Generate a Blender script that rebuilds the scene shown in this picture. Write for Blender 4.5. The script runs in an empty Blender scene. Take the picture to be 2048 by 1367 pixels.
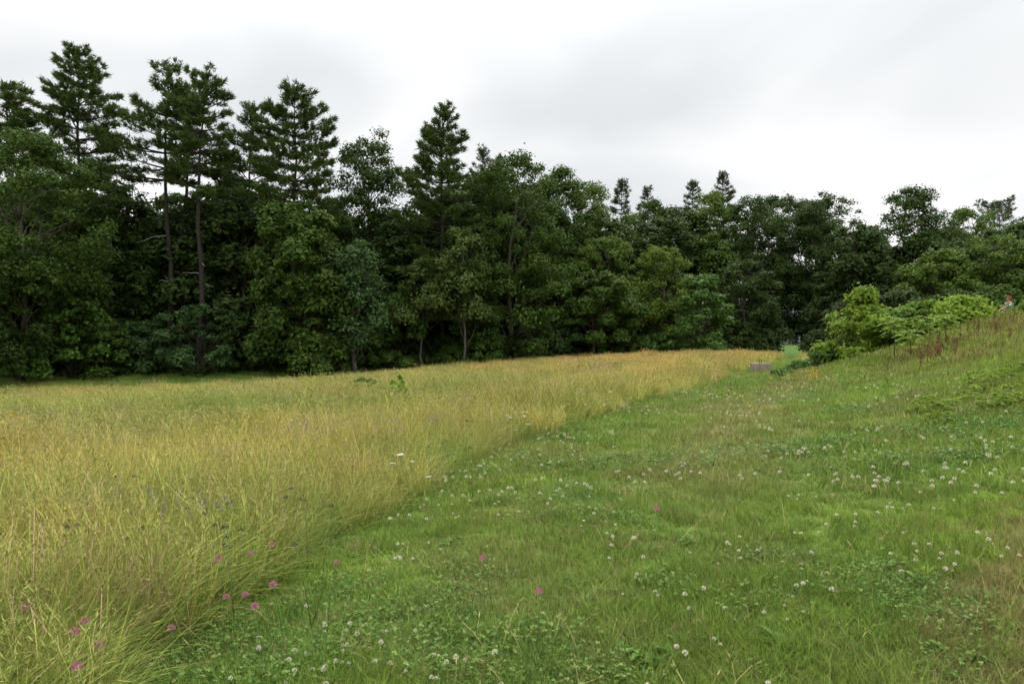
import bpy, math, random
import numpy as np

sc = bpy.context.scene
C = sc.collection
R_ = math.radians
rng = np.random.default_rng(7)
random.seed(7)

# ------------------------------------------------------------------ camera
EYE = 1.6
FPX = 1366.0            # focal length in pixels of the 2048 px wide photograph
HOR = 690.0             # horizon row
cam_d = bpy.data.cameras.new('camera')
cam_d.sensor_width = 36.0
cam_d.lens = 36.0 * FPX / 2048.0
cam_d.shift_y = (HOR - 683.5) / 2048.0
cam_d.clip_start = 0.05
cam_d.clip_end = 6000.0
cam = bpy.data.objects.new('camera', cam_d)
C.objects.link(cam)
cam.location = (0, 0, EYE)
cam.rotation_euler = (R_(90), 0, 0)
sc.camera = cam

# ------------------------------------------------------------------ sky
SUN_EL, SUN_AZ = 52.0, 25.0        # azimuth measured from +Y towards +X
w = bpy.data.worlds.new('World')
sc.world = w
w.use_nodes = True
wt = w.node_tree
for n in list(wt.nodes):
    wt.nodes.remove(n)


def WN(t, **k):
    n = wt.nodes.new(t)
    for a, b in k.items():
        setattr(n, a, b)
    return n


w_out = WN('ShaderNodeOutputWorld')
w_bg = WN('ShaderNodeBackground')
w_bg.inputs['Strength'].default_value = 0.1
sky = WN('ShaderNodeTexSky', sky_type='NISHITA', sun_disc=False)
sky.sun_elevation = R_(SUN_EL)
sky.sun_rotation = R_(SUN_AZ)
tc = WN('ShaderNodeTexCoord')
sep = WN('ShaderNodeSeparateXYZ')
wt.links.new(tc.outputs['Generated'], sep.inputs[0])
# stretch the cloud layer as a flat deck seen from below
mx = WN('ShaderNodeMath', operation='MAXIMUM')
mx.inputs[1].default_value = 0.0
wt.links.new(sep.outputs['Z'], mx.inputs[0])
ad = WN('ShaderNodeMath', operation='ADD')
ad.inputs[1].default_value = 0.22
wt.links.new(mx.outputs[0], ad.inputs[0])
dv = WN('ShaderNodeVectorMath', operation='DIVIDE')
cx = WN('ShaderNodeCombineXYZ')
for i in range(3):
    wt.links.new(ad.outputs[0], cx.inputs[i])
wt.links.new(tc.outputs['Generated'], dv.inputs[0])
wt.links.new(cx.outputs[0], dv.inputs[1])
nz = WN('ShaderNodeTexNoise')
nz.inputs['Scale'].default_value = 1.15
nz.inputs['Detail'].default_value = 3.0
nz.inputs['Roughness'].default_value = 0.45
nz.inputs['Distortion'].default_value = 0.35
mp = WN('ShaderNodeMapping')
mp.inputs['Location'].default_value = (7.1, 2.3, 1.5)
wt.links.new(dv.outputs[0], mp.inputs[0])
wt.links.new(mp.outputs[0], nz.inputs['Vector'])
rp = WN('ShaderNodeValToRGB')
rp.color_ramp.elements[0].position = 0.36
rp.color_ramp.elements[0].color = (0.655, 0.675, 0.69, 1)
rp.color_ramp.elements[1].position = 0.62
rp.color_ramp.elements[1].color = (0.89, 0.89, 0.885, 1)
wt.links.new(nz.outputs['Fac'], rp.inputs[0])
# an overcast deck is brighter overhead than at the horizon
zr = WN('ShaderNodeMapRange', interpolation_type='SMOOTHSTEP')
zr.inputs['From Min'].default_value = 0.3
zr.inputs['From Max'].default_value = 1.0
zr.inputs['To Min'].default_value = 10.0
zr.inputs['To Max'].default_value = 34.0
wt.links.new(mx.outputs[0], zr.inputs['Value'])
mu = WN('ShaderNodeVectorMath', operation='SCALE')
wt.links.new(rp.outputs[0], mu.inputs[0])
wt.links.new(zr.outputs['Result'], mu.inputs['Scale'])
mixs = WN('ShaderNodeMix', data_type='RGBA')
mixs.inputs['Factor'].default_value = 0.965
wt.links.new(sky.outputs[0], mixs.inputs['A'])
wt.links.new(mu.outputs[0], mixs.inputs['B'])
wt.links.new(mixs.outputs['Result'], w_bg.inputs['Color'])
wt.links.new(w_bg.outputs[0], w_out.inputs[0])

# ------------------------------------------------------------------ sun
sun_d = bpy.data.lights.new('sun', 'SUN')
sun_d.energy = 1.5
sun_d.angle = R_(25)
sun_d.color = (1.0, 0.97, 0.92)
sun = bpy.data.objects.new('sun', sun_d)
C.objects.link(sun)
sun.location = (0, 0, 60)
sun.rotation_euler = (R_(90 - SUN_EL), 0, R_(180 - SUN_AZ))

vs = sc.view_settings
vs.view_transform = 'Standard'
vs.look = 'None'
vs.exposure = 0.28
vs.gamma = 1.0
vs.use_curve_mapping = False
sc.cycles.use_denoising = True
sc.cycles.use_adaptive_sampling = True
sc.cycles.adaptive_threshold = 0.03
sc.cycles.max_bounces = 4
sc.cycles.diffuse_bounces = 2
sc.cycles.transmission_bounces = 3
sc.cycles.transparent_max_bounces = 4


# ------------------------------------------------------------------ helpers
def vnoise(x, y, s, seed=0):
    """smooth value noise in 0..1, feature size s metres"""
    x = np.asarray(x, float) / s + 1000.3 + seed * 17.13
    y = np.asarray(y, float) / s + 1000.7 + seed * 31.71
    xi = np.floor(x).astype(np.int64)
    yi = np.floor(y).astype(np.int64)
    xf = x - xi
    yf = y - yi
    xf = xf * xf * (3 - 2 * xf)
    yf = yf * yf * (3 - 2 * yf)

    def h(a, b):
        n = (a * 374761393 + b * 668265263 + seed * 1442695041) & 0x7fffffff
        n = ((n ^ (n >> 13)) * 1274126177) & 0x7fffffff
        return ((n ^ (n >> 16)) & 0xffff) / 65535.0
    a = h(xi, yi) * (1 - xf) + h(xi + 1, yi) * xf
    b = h(xi, yi + 1) * (1 - xf) + h(xi + 1, yi + 1) * xf
    return a * (1 - yf) + b * yf


def fbm(x, y, s, seed=0):
    return (vnoise(x, y, s, seed) * 4 + vnoise(x, y, s / 2.1, seed + 1) * 2 + vnoise(x, y, s / 4.3, seed + 2)) / 7


def mesh(name, V, F):
    V = np.asarray(V, np.float32)
    F = np.asarray(F, np.int32)
    me = bpy.data.meshes.new(name)
    me.vertices.add(len(V))
    me.vertices.foreach_set('co', V.ravel())
    k = F.shape[1]
    me.loops.add(F.size)
    me.loops.foreach_set('vertex_index', F.ravel())
    me.polygons.add(len(F))
    me.polygons.foreach_set('loop_start', np.arange(0, F.size, k, dtype=np.int32))
    me.update(calc_edges=True)
    return me


def obj(name, me, mat, parent=None, loc=None, smooth=False):
    o = bpy.data.objects.new(name, me)
    C.objects.link(o)
    if mat is not None and len(me.materials) == 0:
        me.materials.append(mat)
    if parent is not None:
        o.parent = parent
    if loc is not None:
        o.location = loc
    if smooth:
        me.polygons.foreach_set('use_smooth', np.ones(len(me.polygons), bool))
    return o


def tag(o, label, cat, group=None, kind=None):
    o['label'] = label
    o['category'] = cat
    if group:
        o['group'] = group
    if kind:
        o['kind'] = kind
    return o


def thing(name, label, cat, loc, rz=0.0, group=None):
    o = bpy.data.objects.new(name, None)
    C.objects.link(o)
    o.empty_display_size = 0.3
    o.location = loc
    o.rotation_euler = (0, 0, rz)
    return tag(o, label, cat, group)


def copy_thing(src, loc, rz, scale=(1, 1, 1), label=None):
    r = src.copy()
    C.objects.link(r)
    r.location = loc
    r.rotation_euler = (0, 0, rz)
    r.scale = scale
    if label:
        r['label'] = label
    for ch in src.children:
        c = ch.copy()
        C.objects.link(c)
        c.parent = r
    return r


class Geo:
    """collects tris/quads; everything is stored as quads or tris in two lists"""

    def __init__(s):
        s.V, s.Q, s.T, s.n = [], [], [], 0

    def add(s, V, Q=None, T=None):
        V = np.asarray(V, float)
        s.V.append(V)
        if Q is not None and len(Q):
            s.Q.append(np.asarray(Q, int) + s.n)
        if T is not None and len(T):
            s.T.append(np.asarray(T, int) + s.n)
        s.n += len(V)

    def tube(s, pts, rad, sides=6):
        pts = np.asarray(pts, float)
        rad = np.broadcast_to(np.asarray(rad, float), (len(pts),))
        d = np.gradient(pts, axis=0)
        d /= np.linalg.norm(d, axis=1)[:, None] + 1e-9
        ref = np.array([1.0, 0.13, 0.07]) if abs(d[:, 0]).mean() < 0.8 else np.array([0.1, 1.0, 0.05])
        u = np.cross(d, ref)
        u /= np.linalg.norm(u, axis=1)[:, None] + 1e-9
        v = np.cross(d, u)
        a = np.arange(sides) * 2 * math.pi / sides
        ring = pts[:, None, :] + rad[:, None, None] * (np.cos(a)[None, :, None] * u[:, None, :] + np.sin(a)[None, :, None] * v[:, None, :])
        V = ring.reshape(-1, 3)
        Q = []
        for i in range(len(pts) - 1):
            for j in range(sides):
                k = (j + 1) % sides
                Q.append((i * sides + j, i * sides + k, (i + 1) * sides + k, (i + 1) * sides + j))
        b = len(V)
        V = np.vstack([V, pts[:1], pts[-1:]])
        T = []
        for j in range(sides):
            k = (j + 1) % sides
            T.append((b, k, j))
            T.append((b + 1, (len(pts) - 1) * sides + j, (len(pts) - 1) * sides + k))
        s.add(V, Q, T)

    def box(s, x0, x1, y0, y1, z0, z1):
        V = [(x, y, z) for z in (z0, z1) for y in (y0, y1) for x in (x0, x1)]
        Q = [(0, 2, 3, 1), (4, 5, 7, 6), (0, 1, 5, 4), (2, 6, 7, 3), (0, 4, 6, 2), (1, 3, 7, 5)]
        s.add(V, Q)

    def build(s, name):
        V = np.vstack(s.V)
        faces = []
        if s.Q:
            q = np.vstack(s.Q)
            faces.append(np.vstack([q[:, [0, 1, 2]], q[:, [0, 2, 3]]]))
        if s.T:
            faces.append(np.vstack(s.T))
        return mesh(name, V, np.vstack(faces))


def unit(v):
    return v / (np.linalg.norm(v, axis=-1, keepdims=True) + 1e-9)


def leaves(P, N, L, W, r, fold=0.25):
    """diamond leaves of two triangles, folded on the midrib, centred on P with normal N"""
    n = len(P)
    N = unit(N)
    t = unit(np.cross(N, r.normal(size=(n, 3))))
    b = np.cross(N, t)
    L = np.broadcast_to(L, (n,))[:, None]
    W = np.broadcast_to(W, (n,))[:, None]
    v0 = P - t * L * 0.5
    v2 = P + t * L * 0.5
    drop = N * W * fold
    v1 = P + b * W * 0.5 - drop - t * L * 0.06
    v3 = P - b * W * 0.5 - drop - t * L * 0.06
    V = np.stack([v0, v1, v2, v3], 1).reshape(-1, 3)
    i = np.arange(n)[:, None] * 4
    T = np.concatenate([i + np.array([[0, 1, 2]]), i + np.array([[0, 2, 3]])], 1).reshape(-1, 3)
    return V, T


def needles(P, D, L, W, r):
    """single long triangles from P along D"""
    n = len(P)
    D = unit(D)
    b = unit(np.cross(D, r.normal(size=(n, 3))))
    L = np.broadcast_to(L, (n,))[:, None]
    V = np.stack([P - b * W * 0.5, P + b * W * 0.5, P + D * L], 1).reshape(-1, 3)
    T = np.arange(n * 3).reshape(-1, 3)
    return V, T


# ------------------------------------------------------------------ materials
def new_mat(name):
    m = bpy.data.materials.new(name)
    m.use_nodes = True
    nt = m.node_tree
    for n in list(nt.nodes):
        nt.nodes.remove(n)
    out = nt.nodes.new('ShaderNodeOutputMaterial')
    return m, nt, out


def leaf_mat(name, col, var=0.24, trans=0.3, hue=(0.06, 0.02), rough=0.6, noise=0.25, nscale=0.5, spec=0.10):
    m, nt, out = new_mat(name)
    L = nt.links.new
    g = nt.nodes.new('ShaderNodeNewGeometry')
    tcn = nt.nodes.new('ShaderNodeTexCoord')
    no = nt.nodes.new('ShaderNodeTexNoise')
    no.inputs['Scale'].default_value = nscale
    no.inputs['Detail'].default_value = 2
    L(tcn.outputs['Object'], no.inputs['Vector'])
    a = nt.nodes.new('ShaderNodeMapRange')
    a.inputs['To Min'].default_value = 1 - var
    a.inputs['To Max'].default_value = 1 + var
    L(g.outputs['Random Per Island'], a.inputs['Value'])
    b = nt.nodes.new('ShaderNodeMapRange')
    b.inputs['From Min'].default_value = 0.3
    b.inputs['From Max'].default_value = 0.7
    b.inputs['To Min'].default_value = 1 - noise
    b.inputs['To Max'].default_value = 1 + noise
    L(no.outputs['Fac'], b.inputs['Value'])
    mm = nt.nodes.new('ShaderNodeMath')
    mm.operation = 'MULTIPLY'
    L(a.outputs[0], mm.inputs[0])
    L(b.outputs[0], mm.inputs[1])
    c2 = (col[0] * 1.3 + hue[0] * 0.12, col[1] * 1.15 + hue[1] * 0.1, col[2] * 0.8)
    mix = nt.nodes.new('ShaderNodeMix')
    mix.data_type = 'RGBA'
    mix.inputs['A'].default_value = (*col, 1)
    mix.inputs['B'].default_value = (*c2, 1)
    pw = nt.nodes.new('ShaderNodeMath')
    pw.operation = 'POWER'
    pw.inputs[1].default_value = 2.0
    wn = nt.nodes.new('ShaderNodeMath')
    wn.operation = 'FRACT'
    m7 = nt.nodes.new('ShaderNodeMath')
    m7.operation = 'MULTIPLY'
    m7.inputs[1].default_value = 17.0
    L(g.outputs['Random Per Island'], m7.inputs[0])
    L(m7.outputs[0], wn.inputs[0])
    L(wn.outputs[0], pw.inputs[0])
    L(pw.outputs[0], mix.inputs['Factor'])
    sc_ = nt.nodes.new('ShaderNodeVectorMath')
    sc_.operation = 'SCALE'
    L(mix.outputs['Result'], sc_.inputs[0])
    L(mm.outputs[0], sc_.inputs['Scale'])
    p = nt.nodes.new('ShaderNodeBsdfPrincipled')
    p.inputs['Roughness'].default_value = rough
    p.inputs['Specular IOR Level'].default_value = spec
    L(sc_.outputs[0], p.inputs['Base Color'])
    tr = nt.nodes.new('ShaderNodeBsdfTranslucent')
    L(sc_.outputs[0], tr.inputs['Color'])
    ms = nt.nodes.new('ShaderNodeMixShader')
    ms.inputs[0].default_value = trans
    L(p.outputs[0], ms.inputs[1])
    L(tr.outputs[0], ms.inputs[2])
    L(ms.outputs[0], out.inputs[0])
    return m


def grass_mat(name, var=0.4, trans=0.3):
    m, nt, out = new_mat(name)
    L = nt.links.new
    at = nt.nodes.new('ShaderNodeAttribute')
    at.attribute_type = 'INSTANCER'
    at.attribute_name = 'tint'
    g = nt.nodes.new('ShaderNodeNewGeometry')
    a = nt.nodes.new('ShaderNodeMapRange')
    a.inputs['To Min'].default_value = 1 - var
    a.inputs['To Max'].default_value = 1 + var
    L(g.outputs['Random Per Island'], a.inputs['Value'])
    s = nt.nodes.new('ShaderNodeVectorMath')
    s.operation = 'SCALE'
    L(at.outputs['Color'], s.inputs[0])
    L(a.outputs[0], s.inputs['Scale'])
    # a share of dry blades
    m7 = nt.nodes.new('ShaderNodeMath')
    m7.operation = 'MULTIPLY'
    m7.inputs[1].default_value = 13.0
    fr = nt.nodes.new('ShaderNodeMath')
    fr.operation = 'FRACT'
    gt = nt.nodes.new('ShaderNodeMapRange')
    gt.inputs['From Min'].default_value = 0.80
    gt.inputs['From Max'].default_value = 0.95
    gt.inputs['To Max'].default_value = 0.4
    L(g.outputs['Random Per Island'], m7.inputs[0])
    L(m7.outputs[0], fr.inputs[0])
    L(fr.outputs[0], gt.inputs['Value'])
    mix = nt.nodes.new('ShaderNodeMix')
    mix.data_type = 'RGBA'
    L(gt.outputs[0], mix.inputs['Factor'])
    L(s.outputs[0], mix.inputs['A'])
    mix.inputs['B'].default_value = (0.36, 0.31, 0.12, 1)
    p = nt.nodes.new('ShaderNodeBsdfPrincipled')
    p.inputs['Roughness'].default_value = 0.5
    p.inputs['Specular IOR Level'].default_value = 0.1
    L(mix.outputs['Result'], p.inputs['Base Color'])
    tr = nt.nodes.new('ShaderNodeBsdfTranslucent')
    L(mix.outputs['Result'], tr.inputs['Color'])
    ms = nt.nodes.new('ShaderNodeMixShader')
    ms.inputs[0].default_value = trans
    L(p.outputs[0], ms.inputs[1])
    L(tr.outputs[0], ms.inputs[2])
    L(ms.outputs[0], out.inputs[0])
    return m


def plain(name, col, rough=0.7, noise=0.25, scale=8.0, bump=0.0, col2=None, metal=0.0):
    m, nt, out = new_mat(name)
    L = nt.links.new
    tcn = nt.nodes.new('ShaderNodeTexCoord')
    no = nt.nodes.new('ShaderNodeTexNoise')
    no.inputs['Scale'].default_value = scale
    no.inputs['Detail'].default_value = 5
    no.inputs['Roughness'].default_value = 0.65
    L(tcn.outputs['Object'], no.inputs['Vector'])
    r = nt.nodes.new('ShaderNodeValToRGB')
    r.color_ramp.elements[0].position = 0.3
    r.color_ramp.elements[1].position = 0.7
    lo = tuple(c * (1 - noise) for c in col)
    hi = col2 if col2 else tuple(c * (1 + noise) for c in col)
    r.color_ramp.elements[0].color = (*lo, 1)
    r.color_ramp.elements[1].color = (*hi, 1)
    L(no.outputs['Fac'], r.inputs[0])
    p = nt.nodes.new('ShaderNodeBsdfPrincipled')
    p.inputs['Roughness'].default_value = rough
    p.inputs['Metallic'].default_value = metal
    p.inputs['Specular IOR Level'].default_value = 0.25
    L(r.outputs[0], p.inputs['Base Color'])
    if bump:
        bp = nt.nodes.new('ShaderNodeBump')
        bp.inputs['Strength'].default_value = bump
        bp.inputs['Distance'].default_value = 0.02
        L(no.outputs['Fac'], bp.inputs['Height'])
        L(bp.outputs[0], p.inputs['Normal'])
    L(p.outputs[0], out.inputs[0])
    return m


M = {}
M['oak'] = leaf_mat('oak_leaves', (0.044, 0.08, 0.019))
M['maple'] = leaf_mat('maple_leaves', (0.054, 0.102, 0.02))
M['light'] = leaf_mat('light_leaves', (0.085, 0.145, 0.026))
M['lime'] = leaf_mat('lime_leaves', (0.20, 0.315, 0.042), trans=0.4)
M['birch'] = leaf_mat('birch_leaves', (0.082, 0.125, 0.035))
M['vine'] = leaf_mat('vine_leaves', (0.066, 0.14, 0.024), rough=0.45, spec=0.2)
M['bankleaf'] = leaf_mat('bank_bush_leaves', (0.125, 0.215, 0.036), trans=.4)
M['yellowish'] = leaf_mat('yellowish_leaves', (0.105, 0.165, 0.026))
M['dull'] = leaf_mat('shade_leaves', (0.042, 0.075, 0.021))
M['blue'] = leaf_mat('bluish_leaves', (0.052, 0.105, 0.036))
M['needle'] = leaf_mat('pine_needles', (0.06, 0.1, 0.027), trans=0.15, nscale=0.35)
M['needle2'] = leaf_mat('far_pine_needles', (0.055, 0.085, 0.034), trans=0.15)
M['weed'] = leaf_mat('weed_leaves', (0.09, 0.185, 0.036), nscale=5)
M['limeweed'] = leaf_mat('lime_weed_leaves', (0.20, 0.31, 0.045), nscale=5, trans=0.4)
M['sumac'] = leaf_mat('sumac_leaves', (0.17, 0.27, 0.045), nscale=3, trans=0.35)
M['rustweed'] = leaf_mat('rusty_seed_stalks', (0.17, 0.085, 0.045), hue=(0.2, 0.1), trans=0.1)
M['dead'] = plain('dead_wood', (0.33, 0.31, 0.27), scale=3)
M['bark_pine'] = plain('pine_bark', (0.038, 0.032, 0.027), scale=4, bump=0.6, rough=0.9)
M['bark'] = plain('bark', (0.085, 0.072, 0.055), scale=4, bump=0.6, rough=0.9)
M['bark_pale'] = plain('pale_bark', (0.10, 0.095, 0.078), scale=4, bump=0.4, rough=0.9)
M['grass'] = grass_mat('grass_blades')
M['straw'] = grass_mat('straw_stems', var=0.3, trans=0.2)
M['stem'] = plain('green_stems', (0.09, 0.15, 0.04))
M['concrete'] = plain('weathered_concrete', (0.25, 0.21, 0.155), scale=5, bump=0.5, rough=0.9, noise=0.35)
M['rust'] = plain('rusty_steel', (0.10, 0.055, 0.035), scale=20, rough=0.7)


# ------------------------------------------------------------------ terrain
CP = np.array([
    # x, y, z of the ground
    (0, 0, 0), (-2, 3, 0), (2.4, 3, .15), (-6, 4, -.15), (-10, 8, -.35), (-20, 20, -.85), (0, 6, .0),
    (-39, 52, -.95), (-25, 53, -.8), (-12.8, 54, -.72), (-7.3, 57, -.45), (-29, 40, -1.45), (-20, 40, -1.28), (-11, 40, -.9), (-40, 40, -1.55), (-20, 30, -1.15), (-28, 30, -1.25), (-11, 30, -.7), (-1, 60, -.22), (8.5, 66, .25),
    (18.7, 68, .3), (20.6, 62, .38), (23, 56, .46), (26.5, 65, -.35), (30, 74, -.3), (34, 85, .2), (40, 100, .9), (48, 120, 1.7),
    (3.5, 18.2, .2), (10, 32, .3), (-5, 20, -.1), (5, 40, .15), (-15, 10, -.45), (1, 12, .06),
    (4, 5.3, .4), (7.5, 10, .85), (11.2, 15, 1.6), (15, 20, 2.5), (4.3, 8.5, .3), (8, 16, .55), (10.4, 22, .6), (13.25, 26, 1.05),
    (10.2, 26, .28), (13.5, 30, .55), (13.8, 25, 1.25), (14.1, 23, 1.8), (14.9, 22, 2.2), (16.1, 21.5, 2.38), (19, 20, 2.6), (12.2, 20, 1.15),
    (22, 24, 1.7), (18, 24.6, 1.75), (25, 30, 1.2), (30, 40, .8), (19, 35, .5), (17, 29, .9), (24, 50, .7), (18, 45, .45),
    (25, 10, 3.0), (20, 0, 2.0), (10, 0, .95), (10, -10, .6), (-10, -10, -.2), (-30, 0, -.6), (-50, 30, -1.4),
    (-60, 80, -.8), (-20, 90, -.6), (5, 100, .2), (60, 60, 1), (80, 110, 2), (-80, 150, -.5), (0, 160, 1), (70, 160, 2.2), (80, 0, 3.0), (-80, -20, -.8)
], float)


def tps_fit(P):
    n = len(P)
    d = np.hypot(P[:, None, 0] - P[None, :, 0], P[:, None, 1] - P[None, :, 1])
    K = np.where(d > 0, d * d * np.log(d + 1e-12), 0.0) + np.eye(n) * 2.0
    A = np.zeros((n + 3, n + 3))
    A[:n, :n] = K
    A[:n, n] = 1
    A[:n, n + 1:] = P[:, :2]
    A[n:, :n] = A[:n, n:].T
    return np.linalg.solve(A, np.concatenate([P[:, 2], np.zeros(3)]))


TW = tps_fit(CP)


def ground_z(x, y):
    x = np.asarray(x, float)
    y = np.asarray(y, float)
    shp = x.shape
    x = x.ravel()
    y = y.ravel()
    xc = np.clip(x, -90, 90)
    yc = np.clip(y, -25, 160)
    z = np.empty_like(xc)
    for i in range(0, len(xc), 20000):
        a, b = xc[i:i + 20000], yc[i:i + 20000]
        d2 = (a[:, None] - CP[None, :, 0]) ** 2 + (b[:, None] - CP[None, :, 1]) ** 2
        z[i:i + 20000] = (0.5 * d2 * np.log(d2 + 1e-12)) @ TW[:-3] + TW[-3] + TW[-2] * a + TW[-1] * b
    z = z + (fbm(x, y, 3.1, 5) - 0.5) * 0.10 + (vnoise(x, y, 0.7, 9) - 0.5) * 0.02
    return z.reshape(shp)


def gz(x, y):
    return float(ground_z(np.array([x]), np.array([y]))[0])


PL = np.array([(-2.6, -30), (-2.3, 0), (-2.06, 3.2), (-1.74, 5.6), (-0.48, 10.2), (3.5, 18.2), (10, 32), (20.6, 53), (26.3, 66)], float)
PWID = np.array([(-30, 6), (10, 5.5), (20, 5.0), (32, 3.8), (45, 2.6), (55, 1.8), (66, 1.6)], float)
EDGE = np.array([(-120, 47), (-60, 50), (-39, 52), (-25, 53), (-12.8, 54), (-7.3, 57), (-1, 60), (8.5, 66), (18.7, 68), (22, 66), (30, 62), (45, 58), (120, 60)], float)


def path_left(y):
    return np.interp(y, PL[:, 1], PL[:, 0])


def path_right(y):
    return path_left(y) + np.interp(y, PWID[:, 0], PWID[:, 1])


def wood_edge(x):
    return np.interp(x, EDGE[:, 0], EDGE[:, 1])


def at_px(px, depth):
    return (px - 1024.0) / FPX * depth, depth


def z_px(py, depth):
    return EYE - (py - HOR) / FPX * depth


def axis(fine, far, n_f, n_c):
    a = np.linspace(-1, 1, n_f)
    return a


# non-uniform grid: fine near the camera, reaching the horizon
gx = np.unique(np.concatenate([np.arange(-14, 24, 0.25), np.arange(-95, 95, 1.5), np.array([-2500, -1200, -600, -300, -200, -140, 140, 200, 300, 600, 1200, 2500])]))
gy = np.unique(np.concatenate([np.arange(-1, 34, 0.25), np.arange(-25, 165, 1.5), np.array([-2500, -1200, -600, -300, -150, -60, 200, 300, 600, 1200, 2500])]))
GX, GY = np.meshgrid(gx, gy)
GZ = ground_z(GX, GY)
V = np.stack([GX, GY, GZ], -1).reshape(-1, 3)
nx, ny = len(gx), len(gy)
ii = (np.arange(ny - 1)[:, None] * nx + np.arange(nx - 1)[None, :]).ravel()
F = np.stack([ii, ii + 1, ii + nx + 1, ii + nx], 1)
ground_me = mesh('ground', V, F)

SUNNY = {
    'lawn': np.array((0.142, 0.222, 0.036)), 'thatch': np.array((0.250, 0.225, 0.085)),
    'limeg': np.array((0.195, 0.285, 0.040)), 'clov': np.array((0.100, 0.205, 0.040)),
    'gold': np.array((0.56, 0.445, 0.115)), 'olive': np.array((0.330, 0.385, 0.080)),
    'orange': np.array((0.62, 0.375, 0.110)), 'mgreen': np.array((0.160, 0.290, 0.048)), 'rose': np.array((0.46, 0.33, 0.19)),
}


def lerp(a, b, t):
    t = np.clip(t, 0, 1)[..., None]
    return a * (1 - t) + b * t


def sstep(a, b, x):
    t = np.clip((x - a) / (b - a), 0, 1)
    return t * t * (3 - 2 * t)


def lawn_col(x, y):
    c = np.broadcast_to(SUNNY['lawn'], x.shape + (3,)).copy()
    c = lerp(c, SUNNY['limeg'], sstep(.5, .75, fbm(x, y, 1.1, 21)) * .7)
    c = lerp(c, SUNNY['clov'], sstep(.55, .75, fbm(x, y, .9, 33)) * .8)
    # dry thatch runs in streaks along the path's right shoulder
    s = x - path_left(y)
    streak = np.exp(-((s - 3.0 - 0.05 * y) / 0.8) ** 2) * sstep(5, 9, y)
    c = lerp(c, SUNNY['thatch'], sstep(.50, .80, fbm(x + 40, y * .7, 1.1, 41)) * .6)
    c = lerp(c, np.array((.26, .20, .09)), sstep(1.2, 2.6, x) * sstep(6.5, 4.5, y) * sstep(.46, .68, fbm(x, y, .8, 47)) * .75)
    c = lerp(c, SUNNY['thatch'] * 1.05, streak * (.45 + .6 * fbm(x, y, 1.2, 44)))
    return c


def bank_col(x, y):
    c = lawn_col(x, y)
    d = x - path_right(y)
    c = lerp(c, np.array((0.23, 0.245, 0.06)), sstep(1.0, 3.5, d) * .55 * sstep(8, 14, y))
    c = lerp(c, np.array((0.21, 0.145, 0.055)), sstep(.5, .72, fbm(x, y * 1.2, 2.4, 61)) * sstep(.8, 2.5, d) * sstep(10, 15, y) * .55)
    c = lerp(c, SUNNY['limeg'] * 1.05, sstep(.56, .7, fbm(x + 9, y, 1.7, 67)) * sstep(2, 4, d) * sstep(14, 9, y) * .9)
    c = lerp(c, SUNNY['limeg'] * 1.15, np.exp(-(((x - 8.6) / 2.6) ** 2 + ((y - 12.3) / 2.0) ** 2)) * sstep(.35, .6, fbm(x, y, 1.2, 68)))
    return c


def meadow_col(x, y):
    c = np.broadcast_to(SUNNY['olive'], x.shape + (3,)).copy()
    c = lerp(c, SUNNY['gold'], sstep(.38, .62, fbm(x * .55, y, 3.6, 71)) * .9)
    c = lerp(c, SUNNY['gold'], sstep(-8, 4, x) * sstep(14, 24, y) * .65)
    rz = sstep(-9, 1, x) * sstep(14, 20, y)
    c = lerp(c, SUNNY['orange'], np.clip(sstep(.46, .66, fbm(x * .5, y, 4.0, 81)) * (.4 + .6 * rz) + .2 * rz, 0, 1))
    c = lerp(c, SUNNY['mgreen'], sstep(.50, .66, fbm(x * .6, y, 3.2, 91)) * .9 * sstep(6, -4, x))
    c = lerp(c, SUNNY['gold'] * .85, sstep(10, 5, y) * (.2 + .5 * vnoise(x, y, 1.1, 96)))
    c = lerp(c, SUNNY['rose'], sstep(.62, .76, fbm(x, y, 2.3, 95)) * .55)
    c = lerp(c, np.array((.30, .36, .07)), sstep(11, 14, y) * sstep(27, 20, y) * sstep(4, -3, x) * (.35 + .6 * fbm(x, y, 3.0, 99)))
    c = lerp(c, np.array((.19, .31, .055)), np.exp(-(((x + 5.0) / 4.5) ** 2 + ((y - 14.5) / 3.0) ** 2)) * sstep(.35, .6, fbm(x, y, 2.0, 98)) * .9)
    c = lerp(c, np.array((.19, .31, .055)), np.exp(-(((x + 3.6) / .8) ** 2 + ((y - 5.6) / .7) ** 2)) * .8)
    near_wood = wood_edge(x) - y
    c = lerp(c, SUNNY['orange'], np.exp(-((near_wood - 15) / 2.5) ** 2) * .7 * sstep(-4, -14, x))
    c = lerp(c, SUNNY['mgreen'] * .85, sstep(14, 11, near_wood + 2 * (vnoise(x, y, 4, 3) - .5)) * sstep(-8, -16, x) * .85)
    c = lerp(c, SUNNY['mgreen'] * .85, sstep(5, 2, near_wood) * sstep(8, -6, x) * .8)
    c = lerp(c, SUNNY['mgreen'], sstep(.7, .1, path_left(y) - x) * .35)
    return c


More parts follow.
